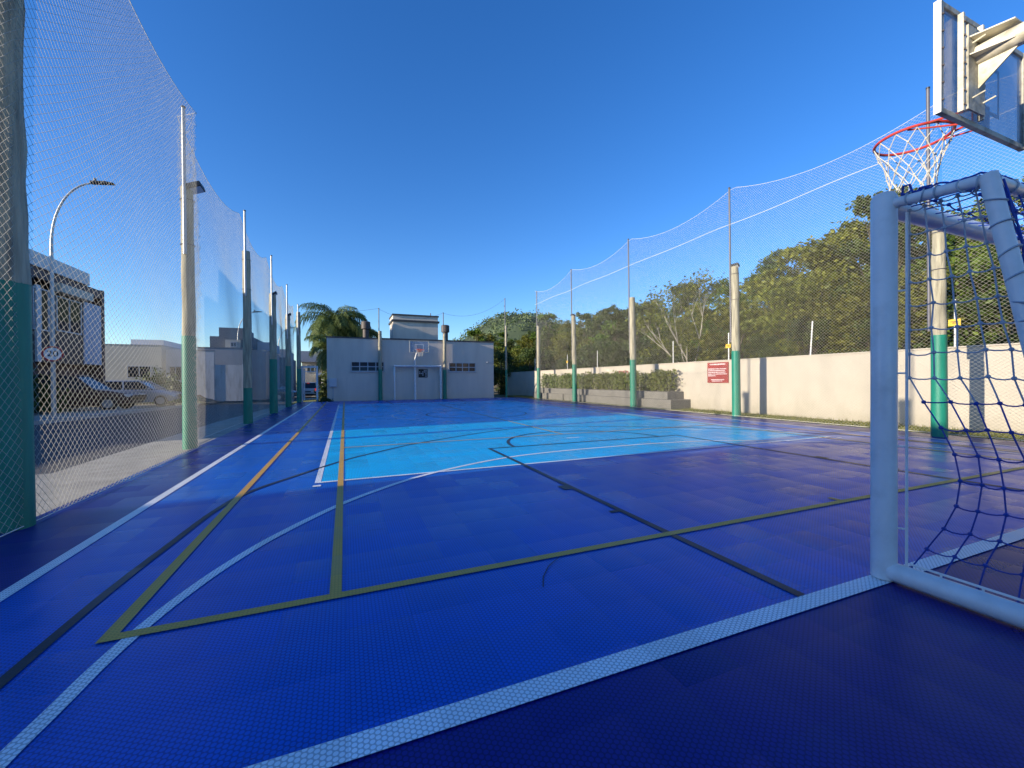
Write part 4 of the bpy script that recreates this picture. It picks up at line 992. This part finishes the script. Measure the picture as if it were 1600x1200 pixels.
# ------------------------------------------------------------------ cars
def car(label, loc, rz, paint, L=4.1, Wd=1.72, Hh=1.48, hatch=True, brake=False):
    """x is forward; lofted body, separate glass, wheels, lamps"""
    t = thing('parked_car' if not brake else 'car', label, 'car', loc, rz)
    hl = L/2; w = Wd/2
    st = [(-hl, .45, .78, .86), (-hl+.06, .32, .98, .95), (-hl+.5, .24, 1.0, 1), (-.3, .22, .98, 1), (.55, .22, .96, 1), (hl-.75, .24, .88, .98), (hl-.2, .3, .74, .92), (hl, .42, .6, .82)]
    V = []; F = []
    for x, z0, z1, k in st:
        V += [(x, -w*k*.9, z0), (x, -w*k, z0+.18), (x, -w*k*.99, z1-.1), (x, -w*k*.9, z1), (x, 0, z1+.03), (x, w*k*.9, z1), (x, w*k*.99, z1-.1), (x, w*k, z0+.18), (x, w*k*.9, z0)]
    n = 9
    for i in range(len(st)-1):
        for j in range(n-1): F.append((i*n+j, i*n+j+1, (i+1)*n+j+1, (i+1)*n+j))
        F.append((i*n+n-1, i*n, (i+1)*n, (i+1)*n+n-1))
    F += [tuple(range(n)), tuple((len(st)-1)*n+j for j in range(n))[::-1]]
    bd = MB().add(V, F).build('body', paint, t, True, .03)
    # cabin: glasshouse and roof
    rb = -hl+.12 if hatch else -hl+.7; rt = rb+.28; ft = .25; fb = 1.0; zb = .95; zt = Hh-.05
    wl, wt = w*.93, w*.74
    MB().add([(rb, -wl, zb), (fb, -wl, zb), (fb, wl, zb), (rb, wl, zb), (rt, -wt, zt), (ft, -wt, zt), (ft, wt, zt), (rt, wt, zt)], [(0, 1, 5, 4), (1, 2, 6, 5), (2, 3, 7, 6), (3, 0, 4, 7), (4, 5, 6, 7), (0, 3, 2, 1)]).build('window', M['glass'], t)
    rf_ = MB().add([(rt-.1, -wt-.02, zt), (ft+.06, -wt-.02, zt), (ft+.06, wt+.02, zt), (rt-.1, wt+.02, zt), (rt, -wt*.85, Hh), (ft-.1, -wt*.85, Hh), (ft-.1, wt*.85, Hh), (rt, wt*.85, Hh)], [(0, 1, 5, 4), (1, 2, 6, 5), (2, 3, 7, 6), (3, 0, 4, 7), (4, 5, 6, 7), (0, 3, 2, 1)]).build('roof', paint, t, True, .02)
    pl = MB()
    for s in (-1, 1):
        for (xa, za, xb, zb2, y0, y1) in ((fb+.02, zb, ft+.02, zt, wl, wt), (rb-.02, zb, rt-.02, zt, wl, wt), (-.35, zb, -.42, zt, wl, wt)):
            pl.tube([(xa, s*(y0+.005), za-.03), (xb, s*(y1+.01), zb2+.02)], .035, 6)
    pl.build('pillar', paint, t, True)
    for x in (-hl+.75, hl-.8):
        for s in (-1, 1):
            ty = MB().tube([(x, s*(w-.2), .31), (x, s*(w-.17), .31), (x, s*(w-.02), .31), (x, s*(w+.01), .31)], [.25, .31, .31, .26], 20).build('wheel', M['tyre'], t, True)
            MB().tube([(x, s*(w-.01), .31), (x, s*(w+.016), .31)], [.2, .19], 16).build('rim', M['alloy'], ty, True)
    for s in (-1, 1):
        MB().box((-hl-.01, min(s*w*.68, s*w*.94), .74), (-hl+.16, max(s*w*.68, s*w*.94), 1.0)).build('tail_lamp', M['brake' if brake else 'tail'], t, bevel=.03)
        MB().box((hl-.28, min(s*w*.5, s*w*.9), .6), (hl-.06, max(s*w*.5, s*w*.9), .73)).build('headlight', M['lampglass'], t, bevel=.03)
        MB().box((.72, min(s*(w*.95), s*(w*.95+.16)), .94), (.84, max(s*(w*.95), s*(w*.95+.16)), 1.06)).build('mirror', paint, t, bevel=.02)
    MB().box((-hl-.015, -.26, .62), (-hl+.02, .26, .74)).build('number_plate', M['plate'], t)
    MB().box((-hl-.02, -w*.8, .3), (-hl+.1, w*.8, .46)).build('bumper', M['tyre'], t, bevel=.02)
    if brake: MB().box((rt-.14, -.11, zt-.02), (rt-.1, .11, zt+.02)).build('brake_light', M['brake'], t)
    return t
car('maroon car in the driveway of the brown house, behind the ball net', (-11.3, 24.6, -.1), 0, M['car_maroon'], 4.6, 1.8, 1.62)
car('silver car nose to the street behind the maroon one', (-11.0, 29.9, -.18), 0, M['car_silver'], 4.2, 1.74, 1.45, False)
car('slate grey hatchback parked under the grey house wall', (-6.3, 37.6, -.36), math.radians(12), M['car_grey'])
car('pale car half hidden behind the fourth street side post', (-5.9, 40.6, -.40), math.radians(-20), M['car_silver'])
car('white car with lit brake lights driving away beyond the gate', (-3.35, 47.5, -.49), math.radians(88), M['car_white'], 4.2, 1.8, 1.58, True, True)

# ------------------------------------------------------------------ gate, verge bits
t = thing('gate', 'tall white metal gate frame standing open at the far left corner of the court', 'gate', (-1.85, 26.15, 0))
g = MB()
for x in (-.42, .36): MB().box((x-.05, -.05, -.03), (x+.05, .05, 2.05)).build('post', M['gate'], t, bevel=.004)
MB().box((-.37, -.04, 1.95), (.31, .04, 2.05)).build('lintel', M['gate'], t)
g.tube([(-.33, .03, .1), (-.33, .55, .1), (-.33, .55, 1.9), (-.33, .03, 1.9)], .022, 8, closed=True)
for z in (.7, 1.3): g.tube([(-.33, .03, z), (-.33, .55, z)], .016, 8)
g.build('leaf', M['gate'], t, True)
MB().box((-.36, -.02, 1.72), (.3, .02, 1.76)).box((.0, -.02, 1.76), (.04, .02, 1.95)).build('rail', M['gate'], t)
t = thing('info_board', 'white board on legs beside the lawn at the clubhouse corner', 'sign', (-1.3, 33.5, 0))
MB().box((-.28, -.02, .55), (.3, .02, 1.35)).build('panel', M['sign_white'], t, bevel=.006)
MB().box((-.32, -.03, -.05), (-.28, .03, 1.4)).box((.3, -.03, -.05), (.34, .03, 1.4)).build('leg', M['gate'], t)
t = thing('hydrant', 'small red hydrant on the lawn beside the white board', 'hydrant', (-1.05, 32.2, 0))
MB().tube([(0, 0, -.05), (0, 0, .12), (0, 0, .6), (0, 0, .7), (0, 0, .78)], [.13, .09, .09, .11, .03], 14).build('body', M['red'], t, True)
MB().tube([(-.16, 0, .48), (.16, 0, .48)], .045, 10).build('outlet', M['red'], t, True)
b = MB(); hv = []; nn_ = 14
for j in range(nn_+1):
    for i in range(nn_+1):
        u, v_ = i/nn_*2-1, j/nn_*2-1; r2 = math.hypot(u, v_); hv.append((-8.6+u*1.0, 31.3+v_*.8, -.06+.42*max(0, 1-r2)**.8*(1+.4*mnoise.noise(Vector((u*3, v_*3, 0))))))
b.add(hv, [(j*(nn_+1)+i, j*(nn_+1)+i+1, (j+1)*(nn_+1)+i+1, (j+1)*(nn_+1)+i) for j in range(nn_) for i in range(nn_)])
tag(b.build('soil_heap', M['soil2'], smooth=True), 'reddish heap of soil on the verge in front of the stained wall', 'soil heap')
